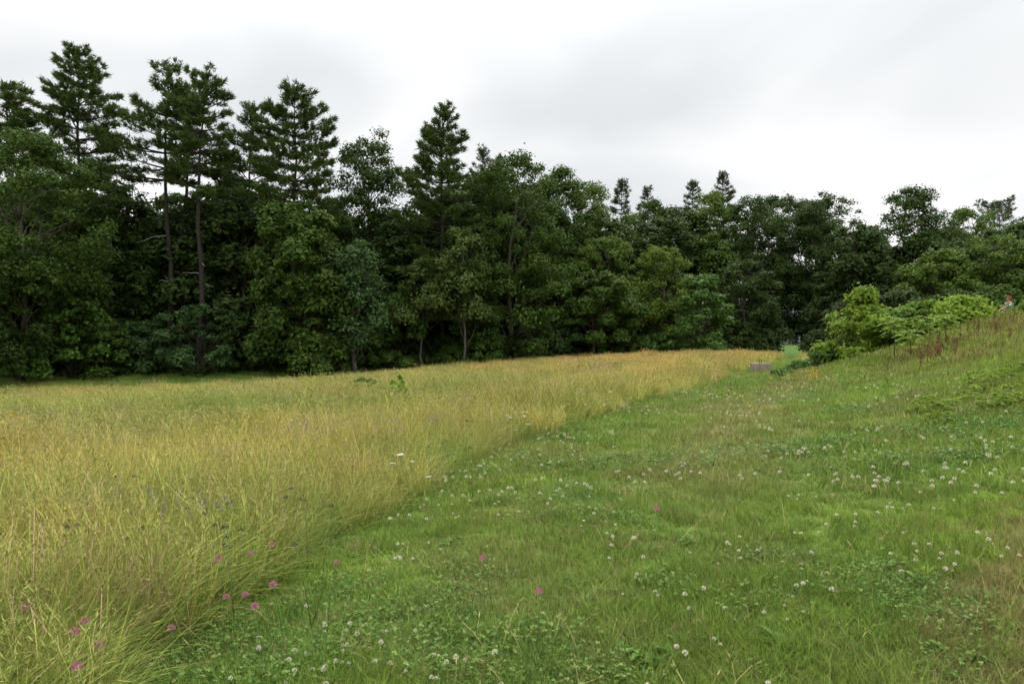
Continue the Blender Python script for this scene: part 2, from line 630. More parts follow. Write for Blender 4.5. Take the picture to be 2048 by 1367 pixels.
gxx, gyy = V[:, 0].astype(float), V[:, 1].astype(float)
gc = bank_col(gxx, gyy)
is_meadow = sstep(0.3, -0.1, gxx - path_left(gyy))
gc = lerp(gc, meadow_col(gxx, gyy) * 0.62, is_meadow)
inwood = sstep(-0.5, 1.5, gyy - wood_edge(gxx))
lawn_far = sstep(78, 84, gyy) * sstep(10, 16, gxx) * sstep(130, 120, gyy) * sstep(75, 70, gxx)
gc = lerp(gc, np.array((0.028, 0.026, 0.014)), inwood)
gc = lerp(gc, np.array((0.09, 0.17, 0.026)), lawn_far)
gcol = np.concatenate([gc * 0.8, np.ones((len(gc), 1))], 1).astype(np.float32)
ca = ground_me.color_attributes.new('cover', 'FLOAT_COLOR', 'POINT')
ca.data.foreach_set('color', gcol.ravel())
m, nt, out = new_mat('ground_cover')
at = nt.nodes.new('ShaderNodeAttribute')
at.attribute_name = 'cover'
no = nt.nodes.new('ShaderNodeTexNoise')
no.inputs['Scale'].default_value = 9.0
no.inputs['Detail'].default_value = 6.0
no.inputs['Roughness'].default_value = 0.75
tcn = nt.nodes.new('ShaderNodeTexCoord')
nt.links.new(tcn.outputs['Object'], no.inputs['Vector'])
mr = nt.nodes.new('ShaderNodeMapRange')
mr.inputs['From Min'].default_value = .3
mr.inputs['From Max'].default_value = .7
mr.inputs['To Min'].default_value = .45
mr.inputs['To Max'].default_value = 1.35
nt.links.new(no.outputs['Fac'], mr.inputs['Value'])
sca = nt.nodes.new('ShaderNodeVectorMath')
sca.operation = 'SCALE'
nt.links.new(at.outputs['Color'], sca.inputs[0])
nt.links.new(mr.outputs[0], sca.inputs['Scale'])
pb = nt.nodes.new('ShaderNodeBsdfPrincipled')
pb.inputs['Roughness'].default_value = .95
pb.inputs['Specular IOR Level'].default_value = .1
bp = nt.nodes.new('ShaderNodeBump')
bp.inputs['Strength'].default_value = .8
bp.inputs['Distance'].default_value = .04
nt.links.new(no.outputs['Fac'], bp.inputs['Height'])
nt.links.new(bp.outputs[0], pb.inputs['Normal'])
nt.links.new(sca.outputs[0], pb.inputs['Base Color'])
nt.links.new(pb.outputs[0], out.inputs[0])
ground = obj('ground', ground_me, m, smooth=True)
ground['kind'] = 'structure'


# ------------------------------------------------------------------ trees
def branch_path(p0, p1, sag, n=5, r=None, wob=0.0):
    t = np.linspace(0, 1, n)[:, None]
    p0 = np.asarray(p0, float)
    p1 = np.asarray(p1, float)
    p = p0 * (1 - t) + p1 * t
    p[:, 2] += sag * 4 * (t * (1 - t))[:, 0]
    if r is not None and wob:
        p[1:-1] += r.normal(size=(n - 2, 3)) * wob
    return p


def broadleaf(seed, H, Rr, low, prof='oval', nl=70, per=190, leaf=0.34, lobe=1.0, lean=(0, 0), trunk_r=None, spray=0.34, stems=1, gap=0.0, sprd=0.30):
    """returns (trunk mesh, crown mesh); base at the origin, crown from low*H up to H"""
    r = np.random.default_rng(seed)
    wood = Geo()
    tr = trunk_r or (0.012 * H + 0.04)
    zc0 = low * H
    n = int(nl * 1.6)
    per = per * 0.68
    t = r.random(n) ** 0.85
    if prof == 'oval':
        f = np.sqrt(np.clip(1 - (2 * t - 0.9) ** 2 / 1.22, 0.0, 1))
    elif prof == 'cone':
        f = np.clip(1.05 - t, 0.03, 1) ** 0.8 * np.clip((t + 0.25) / 0.4, 0.4, 1) * (1 + 0.4 * np.sin(t * 13 + 1.0)) * 1.1
    elif prof == 'broad':
        f = np.clip(1 - np.maximum(0, t - 0.25) ** 2 / 0.62, 0, 1) ** 0.5 * np.clip((t + 0.5) / 0.6, 0, 1)
    elif prof == 'wall':            # forest-edge tree, foliage hangs to the ground on the open side
        f = np.clip(1 - np.maximum(0, t - 0.45) ** 2 / 0.34, 0, 1) ** 0.5
    else:                            # mound
        f = np.sqrt(np.clip(1 - t ** 2 * 0.93, 0, 1))
    az = r.random(n) * 2 * math.pi
    rad = Rr * f * (0.30 + 0.62 * r.random(n) ** 0.55)
    # a few protruding and a few missing boughs make the outline uneven
    bump = 1 + 0.22 * np.sin(az * 3 + seed) * np.sin(t * 9 + seed * 2.1) + r.normal(size=n) * 0.06
    rad *= bump
    rl = lobe * (0.42 + 0.85 * r.random(n) ** 1.5) * (0.55 + 0.045 * min(H, 18)) * (1.0 - 0.35 * t)
    topz = H - rl * 0.6
    cz = zc0 + t * (topz - zc0)
    cen = np.stack([rad * np.cos(az) + lean[0] * cz, rad * np.sin(az) + lean[1] * cz, np.maximum(cz, rl * 0.35)], 1)
    # trunk(s) and limbs
    for s_ in range(stems):
        off = np.array([0, 0]) if stems == 1 else r.normal(size=2) * 0.12 * Rr
        hh = H * (0.86 if stems == 1 else 0.7)
        tt = np.linspace(0, 1, 7)
        wob = np.cumsum(r.normal(size=(7, 2)) * 0.012 * H, 0)
        wob[0] = 0
        tp = np.stack([wob[:, 0] + lean[0] * tt * hh + off[0] * tt * 3, wob[:, 1] + lean[1] * tt * hh + off[1] * tt * 3, tt * hh - 0.15], 1)
        wood.tube(tp, tr * (1 - 0.88 * tt) * (1.35 - 0.35 * np.minimum(1, tt * 8)) / math.sqrt(stems), 7)
        if s_ == 0:
            TP = tp
    for i in range(0, n, max(1, n // 34)):
        hz = max(0.15 * H * 0.3, cen[i, 2] - (0.10 + 0.18 * r.random()) * H)
        k = np.clip(hz / (H * 0.86), 0, 0.97)
        p0 = np.array([np.interp(k, np.linspace(0, 1, 7), TP[:, c]) for c in range(3)])
        ln = np.linalg.norm(cen[i] - p0)
        pth = branch_path(p0, cen[i], 0.05 * ln, 5, r, 0.04 * ln)
        wood.tube(pth, np.linspace(0.35, 0.08, 5) * tr * (1 - 0.6 * k), 5)
    # leaves on small flattened boughs
    dens = (rl / rl.mean()) ** 2
    cnt = np.maximum(12, (per * dens)).astype(int)
    idx = np.repeat(np.arange(n), cnt)
    m_ = len(idx)
    d = unit(r.normal(size=(m_, 3)))
    d[:, 2] = np.where(d[:, 2] < -0.55, -d[:, 2] * 0.6, d[:, 2])
    d = unit(d)
    rr = rl[idx] * (0.50 + 0.58 * r.random(m_))
    inner = r.random(m_) < 0.2
    rr = np.where(inner, rr * 0.55, rr)
    out_ = r.random(m_) < spray
    rr = np.where(out_, rr * (1.02 + sprd * r.random(m_)), rr)
    # lumpy bough surface
    lump = 1 + 0.25 * np.sin(d[:, 0] * 5 + idx) * np.sin(d[:, 1] * 5 + idx * 1.7) * np.cos(d[:, 2] * 4 + idx * .6)
    P = cen[idx] + d * (rr * lump)[:, None] * np.array([1.0, 1.0, 0.84])
    P[:, 2] = np.maximum(P[:, 2], 0.08)
    if gap > 0:
        keep = r.random(m_) > gap
        P, d, idx = P[keep], d[keep], idx[keep]
        m_ = len(P)
    N = d * 0.9 + np.array([0, 0, 0.45]) + r.normal(size=(m_, 3)) * 0.55
    Lf = leaf * (0.7 + 0.6 * r.random(m_))
    LV, LT = leaves(P, N, Lf, Lf * 0.62, r)
    # local deepest foliage inside the crown so the core is opaque
    return wood.build('trunk'), mesh('crown', LV, LT)


def pine(seed, H, Rr, low, open_=0.0, tufts=1.0, top_open=0.0, dead=True, kink=0.0, one_side=0.0, nb=None, pk=1.9, pp=0.62, sp=1.0, K=12):
    r = np.random.default_rng(seed)
    wood = Geo()
    tr = 0.0105 * H + 0.03
    tt = np.linspace(0, 1, 9)
    wob = np.cumsum(r.normal(size=(9, 2)) * 0.006 * H, 0)
    wob[0] = 0
    wob[:, 0] += kink * tt ** 2 * H
    tp = np.stack([wob[:, 0], wob[:, 1], tt * H - 0.2], 1)
    wood.tube(tp, tr * (1 - 0.93 * tt), 8)
    PP, DD, LL = [], [], []
    z = low * H
    span = H - z
    lay = 0
    while z < H - 0.25:
        t = (z - low * H) / span
        # white pine: broad ragged crown, longest boughs in the lower third, irregular
        prof = np.clip((1.0 - t) * pk, 0.02, 1) ** pp * (0.72 + 0.4 * r.random())
        nbr = int(r.integers(4, 7)) if t < 0.85 else 4
        if nb:
            nbr = nb
        a0 = r.random() * 6.28
        for k in range(nbr):
            if r.random() < open_ * (0.6 if t > .6 else 1):
                continue
            a = a0 + k * 2 * math.pi / nbr + r.normal() * 0.3
            Lb = Rr * prof * (0.55 + 0.6 * r.random()) + 0.35
            if one_side:
                Lb *= 1 + one_side * math.cos(a)
            el = -0.02 + 0.62 * t ** 2.2 + r.normal() * 0.07
            di = np.array([math.cos(a), math.sin(a), 0])
            side = np.array([-math.sin(a), math.cos(a), 0])
            p0 = np.array([np.interp(z / H, tt, tp[:, 0]), np.interp(z / H, tt, tp[:, 1]), z])
            s = np.linspace(0, 1, 6)
            bend = 0.15 * Lb * s ** 2 - 0.10 * Lb * s * (1 - t)
            pth = p0 + di * (s * Lb * math.cos(el))[:, None] + np.array([0, 0, 1]) * (s * Lb * math.sin(el) + bend)[:, None]
            wood.tube(pth, np.linspace(0.28, 0.05, 6) * tr * (1 - .5 * t) + 0.008, 4)
            # tufts along side twigs, lying in a flattish plate
            nt_ = max(6, int(46 * tufts * (Lb / 3.0) ** 1.2))
            u = 0.28 + 0.74 * r.random(nt_) ** 0.8
            lat = (r.random(nt_) - 0.5) * 2 * (0.34 * Lb * (1.12 - u) + 0.16)
            fx = np.array([np.interp(u, s, pth[:, c]) for c in range(3)]).T
            pos = fx + side * lat[:, None] + np.array([0, 0, 1]) * (0.10 * np.abs(lat) + r.normal(size=nt_) * 0.085)[:, None]
            dirs = di * 0.7 + side * np.sign(lat)[:, None] * 0.5 + np.array([0, 0, 0.55])
            PP.append(pos)
            DD.append(dirs)
            LL.append(np.full(nt_, 0.34 if t < .9 else .28))
        z += sp * (0.040 + 0.034 * r.random()) * H * (1 - 0.5 * t)
        lay += 1
    # leader
    PP.append(tp[-1] + np.array([0, 0, 1]) * (-r.random(26) * 1.1)[:, None] + r.normal(size=(26, 3)) * 0.10)
    DD.append(np.tile([0, 0, 1.0], (26, 1)))
    LL.append(np.full(26, .34))
    P = np.vstack(PP)
    D = unit(np.vstack(DD))
    Ln = np.concatenate(LL)
    P2 = np.repeat(P, K, 0) + r.normal(size=(len(P) * K, 3)) * 0.07
    D2 = np.repeat(D, K, 0) + r.normal(size=(len(P) * K, 3)) * 0.55
    L2 = np.repeat(Ln, K) * (0.7 + 0.6 * r.random(len(P) * K))
    NV, NT = needles(P2, D2, L2 * 1.05, 0.075, r)
    dm = []
    if dead and low > 0.2:
        for k in range(6):
            g = Geo()
            z = H * (0.12 + (low - .10) * r.random())
            a = r.random() * 6.28
            Lb = 0.8 + 1.8 * r.random()
            p0 = np.array([np.interp(z / H, tt, tp[:, 0]), np.interp(z / H, tt, tp[:, 1]), z])
            p1 = p0 + np.array([math.cos(a) * Lb, math.sin(a) * Lb, Lb * (0.1 - 0.45 * r.random())])
            g.tube(branch_path(p0, p1, 0.1, 5, r, 0.06), np.linspace(0.035, 0.010, 5), 4)
            dm.append(g.build('dead_branch'))
    return wood.build('trunk'), mesh('crown', NV, NT), dm


def place(px, depth):
    x, y = at_px(px, depth)
    return x, y, gz(x, y)


def plant_tree(name, label, cat, px, depth, top, width, meshes, bark, leafm, group=None):
    pass


tree_no = [0]


def B(name, label, px, depth, top, width, low_py, mat, prof='oval', nl=70, per=250, leaf=0.245, bark='bark', lobe=1.0, cat='tree', group=None, **k):
    tree_no[0] += 1
    x, y, z = place(px, depth)
    H = z_px(top, depth) - z
    Rr = width / 2 / FPX * depth
    low = np.clip((z_px(low_py, depth) - z) / H, 0.0, 0.8)
    tm, cm = broadleaf(100 + tree_no[0] * 7, H, Rr, low, prof, nl, per, leaf, lobe, **k)
    t = thing(name, label, cat, (x, y, z), 0, group)
    obj('trunk' if cat == 'tree' else 'stems', tm, M[bark], t)
    obj('crown' if cat == 'tree' else 'foliage', cm, M[mat], t)
    return t


def PN(label, px, depth, top, width, low_py, mat='needle', name='pine_tree', group=None, **k):
    tree_no[0] += 1
    x, y, z = place(px, depth)
    H = z_px(top, depth) - z - 0.9
    Rr = width / 2 / FPX * depth
    low = np.clip((z_px(low_py, depth) - z) / H, 0.03, 0.8)
    tm, cm, dm = pine(300 + tree_no[0] * 11, H, Rr, low, **k)
    t = thing(name, label, 'tree', (x, y, z), 0, group)
    obj('trunk', tm, M['bark_pine'], t)
    obj('crown', cm, M[mat], t)
    for q in dm:
        d = obj('dead_branch', q, M['dead'], t)
        d['label'] = 'bare grey dead branch low on the trunk'
    return t


# tall pines on the left
PN('tall pine cut off by the left edge of the picture', 8, 58, 138, 230, 560)
PN('tallest pine, dense and pointed, second from the left edge', 165, 58, 72, 175, 430, open_=0.0, tufts=1.0, pk=2.0, sp=.78)
PN('open layered pine with a bare dark trunk, left of three close together', 340, 54, 106, 215, 400, open_=0.25, pk=1.7)
PN('thin pine with a narrow crown, middle of three standing close together', 376, 56, 140, 100, 330, open_=0.4)
PN('leaning topped pine with a bare trunk, right of three close together', 398, 53, 120, 165, 400, open_=0.35, kink=0.022, pk=1.9)
PN('shorter ragged pine between the three close pines and the bushy pine', 498, 61, 190, 190, 560, open_=0.1)
PN('bushy pine with a broad rounded top, left of the dark oak', 585, 55, 148, 200, 480, open_=0.05, tufts=1.0, sp=.85, pk=1.5)
PN('pointed pine standing above the broadleaf trees near the middle', 880, 59, 188, 330, 640, open_=0.05, tufts=1.0, pk=1.05, pp=.8, sp=.85)
PN('small pine spire peeping over the crowns right of the pointed pine', 962, 72, 285, 60, 480, 'needle2', open_=0.25, sp=.7, tufts=.7, K=8)
PN('thin pine tip just above the maple near the middle', 1002, 74, 298, 60, 480, 'needle2', open_=0.25, sp=.7, tufts=.7, K=8)
PN('lone thin pine rising highest above the right half of the wood', 1458, 92, 325, 90, 520, 'needle2', open_=0.2, sp=.6, tufts=.7, K=8, pk=1.1, pp=.8)
PN('thin pine tip left of the lone tall pine on the right', 1386, 94, 350, 70, 520, 'needle2', open_=0.25, sp=.7, tufts=.7, K=8, pk=1.2)
PN('sparse pine tip over the pale maple right of the middle', 1242, 90, 345, 60, 520, 'needle2', open_=0.25, sp=.7, tufts=.7, K=8, pk=1.2)
PN('small sparse pine tip between two far pines on the right', 1290, 92, 362, 60, 520, 'needle2', open_=0.25, sp=.7, tufts=.7, K=8, pk=1.2)
PN('small spire pine right of the rounded dark oak', 1906, 98, 405, 44, 560, 'needle2', open_=0.2, sp=.7, tufts=.6, K=8, pk=1.1)
PN('flat-topped far pine at the right edge of the wood', 1995, 96, 392, 120, 560, 'needle2', open_=0.15, sp=.8, tufts=.7, K=8, pk=3)

# broadleaf trees along the front of the wood
B('broadleaf_tree', 'big overhanging broadleaf tree filling the left edge of the picture', 40, 47, 262, 340, 600, 'maple', 'oval', nl=120, per=210)
B('broadleaf_tree', 'dark low-branched tree under the overhanging one at the left edge', -40, 46, 470, 300, 720, 'oak', 'wall', nl=70)
B('broadleaf_tree', 'dark bushy tree below the tallest pine', 215, 55, 330, 170, 700, 'oak', 'wall', nl=80)
B('broadleaf_tree', 'dark broadleaf tree behind the three close pines', 440, 60, 400, 220, 700, 'dull', 'wall', nl=80)
B('oak_tree', 'dark oak with a knobbly top between the bushy pine and the pointed pine', 738, 62, 260, 175, 690, 'oak', 'wall', nl=110, gap=.12)
B('broadleaf_tree', 'leafy tree draped to the ground in front of the bushy pine', 600, 50.5, 400, 185, 730, 'maple', 'wall', nl=110, leaf=.32)
B('sapling_tree', 'slim young tree with a pale trunk at the foot of the dark oak', 712, 50.5, 478, 100, 690, 'blue', 'oval', nl=34, per=120, bark='bark_pale', leaf=.28, gap=.2)
B('sapling_tree', 'small drooping pale green tree with thin arched stem', 848, 55, 522, 115, 640, 'birch', 'mound', nl=30, per=190, bark='bark_pale', leaf=.26, trunk_r=.08)
B('birch_tree', 'slender birch with a thin grey trunk, right of the drooping pale tree', 925, 55.5, 450, 110, 640, 'birch', 'oval', nl=46, per=150, bark='bark_pale', leaf=.28, trunk_r=.11)
B('maple_tree', 'tall green maple right of the pointed pine', 1030, 60, 306, 220, 700, 'maple', 'wall', nl=130, per=200)
B('maple_tree', 'green tree with an upswept top, right of the tall maple', 1120, 66, 335, 150, 690, 'maple', 'oval', nl=90)
B('maple_tree', 'yellow-green tree with upright shoots at its top, right of the middle', 1185, 72, 358, 130, 690, 'light', 'oval', nl=80)
B('maple_tree', 'rounded pale-topped tree in front of the upright shoots', 1215, 64, 468, 170, 690, 'light', 'oval', nl=80)
B('maple_tree', 'layered dark green maple in the front row below the rounded pale tree', 1195, 60.5, 545, 165, 690, 'maple', 'wall', nl=70, leaf=.3)
B('broadleaf_tree', 'broad green tree behind the yellowish tree right of the middle', 1300, 78, 400, 190, 690, 'maple', 'oval', nl=90)
B('broadleaf_tree', 'yellowish tree in the front row, left of the vine-covered tree', 1320, 65, 490, 140, 690, 'yellowish', 'wall', nl=64, per=150, lobe=.9)
B('broadleaf_tree', 'light green tree under the lone tall far pine', 1415, 80, 385, 190, 690, 'light', 'oval', nl=90)
B('vine_covered_tree', 'squat vine-covered tree leaning right at the edge of the golden grass', 1405, 60, 548, 105, 715, 'vine', 'wall', nl=60, leaf=.26, lobe=.8)
B('oak_tree', 'dark oak with a ragged top, left of the path opening', 1506, 76, 388, 165, 690, 'oak', 'wall', nl=120)
B('oak_tree', 'dark oak above the gap where the path enters the wood', 1650, 78, 385, 170, 676, 'oak', 'wall', nl=100)
B('broadleaf_tree', 'dark tree in the gap between the bushy pine and the knobbly oak', 664, 66, 395, 110, 700, 'dull', 'wall', nl=70)
B('oak_tree', 'dark tall oak filling the skyline above the path opening', 1556, 82, 392, 190, 668, 'oak', 'wall', nl=120)
B('oak_tree', 'dark oak squeezed between the two oaks over the path opening', 1616, 75, 402, 150, 674, 'dull', 'wall', nl=90)
B('oak_tree', 'low dark tree left of the path opening', 1490, 66, 520, 140, 715, 'dull', 'wall', nl=70)
B('oak_tree', 'low dark tree right of the path opening behind the lime bush', 1668, 68, 540, 110, 705, 'dull', 'wall', nl=64)
B('oak_tree', 'large round-headed oak near the right of the picture', 1820, 72, 377, 195, 690, 'oak', 'broad', nl=140, per=200)
B('oak_tree', 'dark lower tree left of the round-headed oak', 1730, 70, 470, 150, 690, 'oak', 'wall', nl=80)
B('broadleaf_tree', 'pale green hazy tree in the far right background', 1950, 88, 415, 190, 690, 'light', 'broad', nl=100)
B('broadleaf_tree', 'dark tree between the round-headed oak and the pale hazy tree', 1900, 76, 470, 130, 690, 'dull', 'oval', nl=70)
B('broadleaf_tree', 'bright green bushy tree behind the bank right of the oak', 1875, 60, 500, 150, 660, 'light', 'wall', nl=80, leaf=.3)
B('broadleaf_tree', 'bright tree with a forked pale trunk at the right edge', 1985, 62, 468, 180, 590, 'light', 'oval', nl=70, per=160, bark='bark_pale', stems=2)
B('broadleaf_tree', 'green tree cut off by the right edge of the picture', 2090, 58, 480, 170, 660, 'maple', 'wall', nl=70)

# trees deeper in the wood, close behind the front ones
fill_src = []
for i, (H, Rr, low, prof, mat) in enumerate([(15, 3.6, .12, 'wall', 'dull'), (17, 4.2, .15, 'oval', 'oak'), (13, 3.8, .08, 'wall', 'oak'), (16, 3.4, .1, 'wall', 'maple')]):
    tm, cm = broadleaf(900 + i, H, Rr, low, prof, 80, 150, .42, 1.15)
    tm.materials.append(M['bark'])
    cm.materials.append(M[mat])
    fill_src.append((H, tm, cm))
sky_line = np.array([(-300, 330), (0, 330), (120, 360), (250, 395), (480, 350), (560, 380), (670, 430), (800, 400), (950, 350), (1150, 395), (1300, 408), (1500, 415), (1700, 440), (1900, 455), (2048, 440), (2400, 440)], float)


def corridor(x, y, margin):
    """open line of sight through the gap to the lawn behind the wood"""
    return y > 58 and abs(x - 0.4115 * y) < margin


LAND = [(-400, 'the left-edge overhanging tree'), (120, 'the tallest pine'), (260, 'the three close pines'), (470, 'the bushy pine'), (660, 'the knobbly dark oak'), (810, 'the pointed pine'), (950, 'the tall green maple'), (1090, 'the upright-shooted tree'), (1260, 'the yellowish tree'), (1370, 'the vine-covered tree'), (1470, 'the ragged oak'), (1600, 'the lime-green bush'), (1740, 'the round-headed oak'), (1880, 'the bright trees at the right edge')]


def landmark(px):
    return [l for p_, l in LAND if p_ <= px][-1]


nf = 0
for row, (off, step) in enumerate([(5.0, 105), (10.0, 100), (16.0, 100)]):
    px = -330 + row * 37
    while px < 2330:
        x0 = (px - 1024) / FPX * 60
        d = wood_edge(np.array([x0]))[0] + off + random.uniform(-1.5, 1.5)
        x, y = at_px(px, d)
        top = np.interp(px, sky_line[:, 0], sky_line[:, 1]) + random.uniform(0, 90) - row * 4
        px += step * random.uniform(.85, 1.15)
        if corridor(x, y, 5.2) or (x > 14 and y > 78):
            continue
        z = gz(x, y)
        H = z_px(top, d) - z
        Hs, tm, cm = fill_src[random.randrange(4)]
        s = H / Hs
        t = thing('broadleaf_tree', ('dark broadleaf tree deep inside the wood behind ', 'dark broadleaf tree far back in the wood behind ', 'barely visible tree farthest back in the wood behind ')[row] + landmark((x / y) * FPX + 1024), 'tree', (x, y, z), random.random() * 6.28, 'trees deep inside the wood')
        t.scale = (s * random.uniform(.95, 1.2), s * random.uniform(.95, 1.2), s)
        obj('trunk', tm, None, t)
        obj('crown', cm, None, t)
        nf += 1

# ------------------------------------------------------------------ shrubs along the foot of the wood
SH = [
    ('shrub', 'bright green vine-hung shrub spilling out near the left edge', 150, 49.5, 585, 150, 725, 'vine', 'wall'),
    ('shrub', 'leafy shrub at the foot of the wood by the left edge', 35, 47, 660, 130, 748, 'vine', 'mound'),
    ('shrub', 'shrub with yellowish vines just right of the left-edge shrub', 215, 50, 640, 90, 748, 'maple', 'wall'),
    ('shrub', 'layered dogwood-like shrub under the three close pines', 395, 51.5, 610, 190, 738, 'blue', 'wall'),
    ('shrub', 'bluish dark shrub between the vine-hung shrub and the dogwood-like one', 290, 52, 640, 120, 742, 'blue', 'mound'),
    ('shrub', 'low wide shrub at the foot of the draped tree', 640, 50, 690, 130, 742, 'maple', 'mound'),
    ('shrub', 'dark shrub filling the gap right of the dogwood-like shrub', 500, 53, 620, 110, 740, 'dull', 'wall'),
    ('shrub', 'bushy shrub left of the rusty panel with bright large leaves', 800, 56, 585, 110, 690, 'vine', 'wall'),
    ('shrub', 'large bright-leaved vine mound right of the birch', 955, 58, 560, 100, 722, 'vine', 'wall'),
    ('shrub', 'low dark ground shrub beside the rusty panel', 775, 54.5, 702, 100, 735, 'maple', 'mound'),
    ('shrub', 'low shrub right of the rusty panel', 900, 57.5, 690, 80, 727, 'maple', 'mound'),
    ('shrub', 'grey-green rounded shrub in front of the layered maple', 1115, 60, 635, 110, 716, 'blue', 'mound'),
    ('shrub', 'small dark shrub left of the grey-green rounded shrub', 1040, 60, 660, 80, 720, 'dull', 'mound'),
    ('shrub', 'long low leafy shrub along the edge of the golden grass', 1240, 62, 662, 120, 712, 'maple', 'mound'),
    ('shrub', 'spreading shrub with horizontal sprays, left of the vine-covered tree', 1325, 62.5, 665, 130, 712, 'vine', 'mound'),
    ('shrub', 'dark shrub left of the path opening', 1528, 63, 655, 55, 712, 'dull', 'mound'),
    ('shrub', 'dark shrub right of the path opening', 1632, 63, 660, 55, 712, 'dull', 'mound'),
    ('shrub', 'dark shrub between the vine-covered tree and the path opening', 1470, 64, 640, 110, 712, 'oak', 'mound'),
    ('shrub', 'dark green shrub behind the lime bush', 1700, 60, 600, 110, 700, 'dull', 'wall'),
    ('shrub', 'green shrub behind the bank below the round-headed oak', 1800, 58, 575, 130, 690, 'dull', 'wall'),
    ('shrub', 'green shrub behind the person on the bank', 1990, 48, 570, 120, 640, 'maple', 'mound'),
    ('shrub', 'green shrub left of the shrub behind the person', 1905, 50, 580, 110, 650, 'dull', 'mound'),
]
for (nm, lb, px, d, top, wd, lowp, mat, prof) in SH:
    B(nm, lb, px, d, top, wd, lowp, mat, prof, nl=42, per=170, leaf=.27, lobe=.85, cat='shrub', stems=3, trunk_r=.05)

# smaller undergrowth that closes the dark edge
us = []
for i in range(3):
    tm, cm = broadleaf(700 + i, 3.2, 1.9, .0, 'mound', 30, 150, .28, .9, stems=3, trunk_r=.04)
    tm.materials.append(M['bark'])
    cm.materials.append(M[['dull', 'oak', 'maple'][i]])
    us.append((tm, cm))
px = -260
while px < 2250:
    x0 = (px - 1024) / FPX * 60
    for off in (2.2, 5.5, 10.0):
        d = wood_edge(np.array([x0]))[0] + off + random.uniform(-.8, .8)
        x, y = at_px(px + random.uniform(-20, 20), d)
        if corridor(x, y, 3.0):
            continue
        tm, cm = us[random.randrange(3)]
        t = thing('undergrowth_shrub', ('dark undergrowth shrub at the foot of ' if off < 3 else 'shaded undergrowth shrub deeper in below ') + landmark((x / y) * FPX + 1024), 'shrub', (x, y, gz(x, y)), random.random() * 6.28, 'undergrowth along the foot of the wood')
        s = random.uniform(.55, 1.0)
        t.scale = (s * 1.1, s * 1.1, s)
        obj('stems', tm, None, t)
        obj('foliage', cm, None, t)
    px += random.uniform(48, 70)

# ------------------------------------------------------------------ bushes on the bank
B('bush', 'tall lime-green bush with a pointed top on the bank', 1722, 27.5, 574, 185, 714, 'lime', 'cone', nl=66, per=130, leaf=.15, lobe=.5, cat='shrub', stems=3, trunk_r=.04, spray=.5, sprd=.9)
B('bush', 'leafy green bush spreading right of the tall lime-green bush', 1790, 26.5, 618, 140, 705, 'bankleaf', 'mound', nl=64, per=150, leaf=.15, lobe=.55, cat='shrub', stems=3, trunk_r=.03, spray=.5, sprd=.9)
B('bush', 'low green bush trailing down to the left of the tall lime-green bush', 1672, 28, 680, 90, 720, 'vine', 'mound', nl=40, per=130, leaf=.14, lobe=.5, cat='shrub', stems=3, trunk_r=.025, spray=.5, sprd=.9)
B('bush', 'yellow-tipped bush in the middle of the bank crest', 1850, 24.5, 603, 110, 660, 'bankleaf', 'mound', nl=50, per=150, leaf=.14, lobe=.5, cat='shrub', stems=3, trunk_r=.03, spray=.5, sprd=.9)
B('bush', 'bright green bush on the bank crest left of the person', 1925, 23.5, 594, 110, 640, 'lime', 'mound', nl=50, per=150, leaf=.14, lobe=.5, cat='shrub', stems=3, trunk_r=.03, spray=.5, sprd=.9)
B('bush', 'green bush on the crest at the right edge, beside the person', 2075, 23, 590, 60, 640, 'bankleaf', 'mound', nl=30, per=120, leaf=.14, lobe=.5, cat='shrub', stems=3, trunk_r=.03, spray=.5, sprd=.9)
for k, (px, d, top, wd, lab) in enumerate([(1630, 29, 704, 50, 'low creeping green plant just left of the trailing bush'), (1598, 28, 722, 50, 'low creeping green plant beside the orange flowers'), (1568, 27, 738, 44, 'lowest creeping green plant nearest the concrete block')]):
    B('creeping_plant', lab, px, d, top, wd, 760, 'vine', 'mound', nl=22, per=80, leaf=.13, lobe=.33, cat='plant', stems=2, trunk_r=.012, spray=.3)


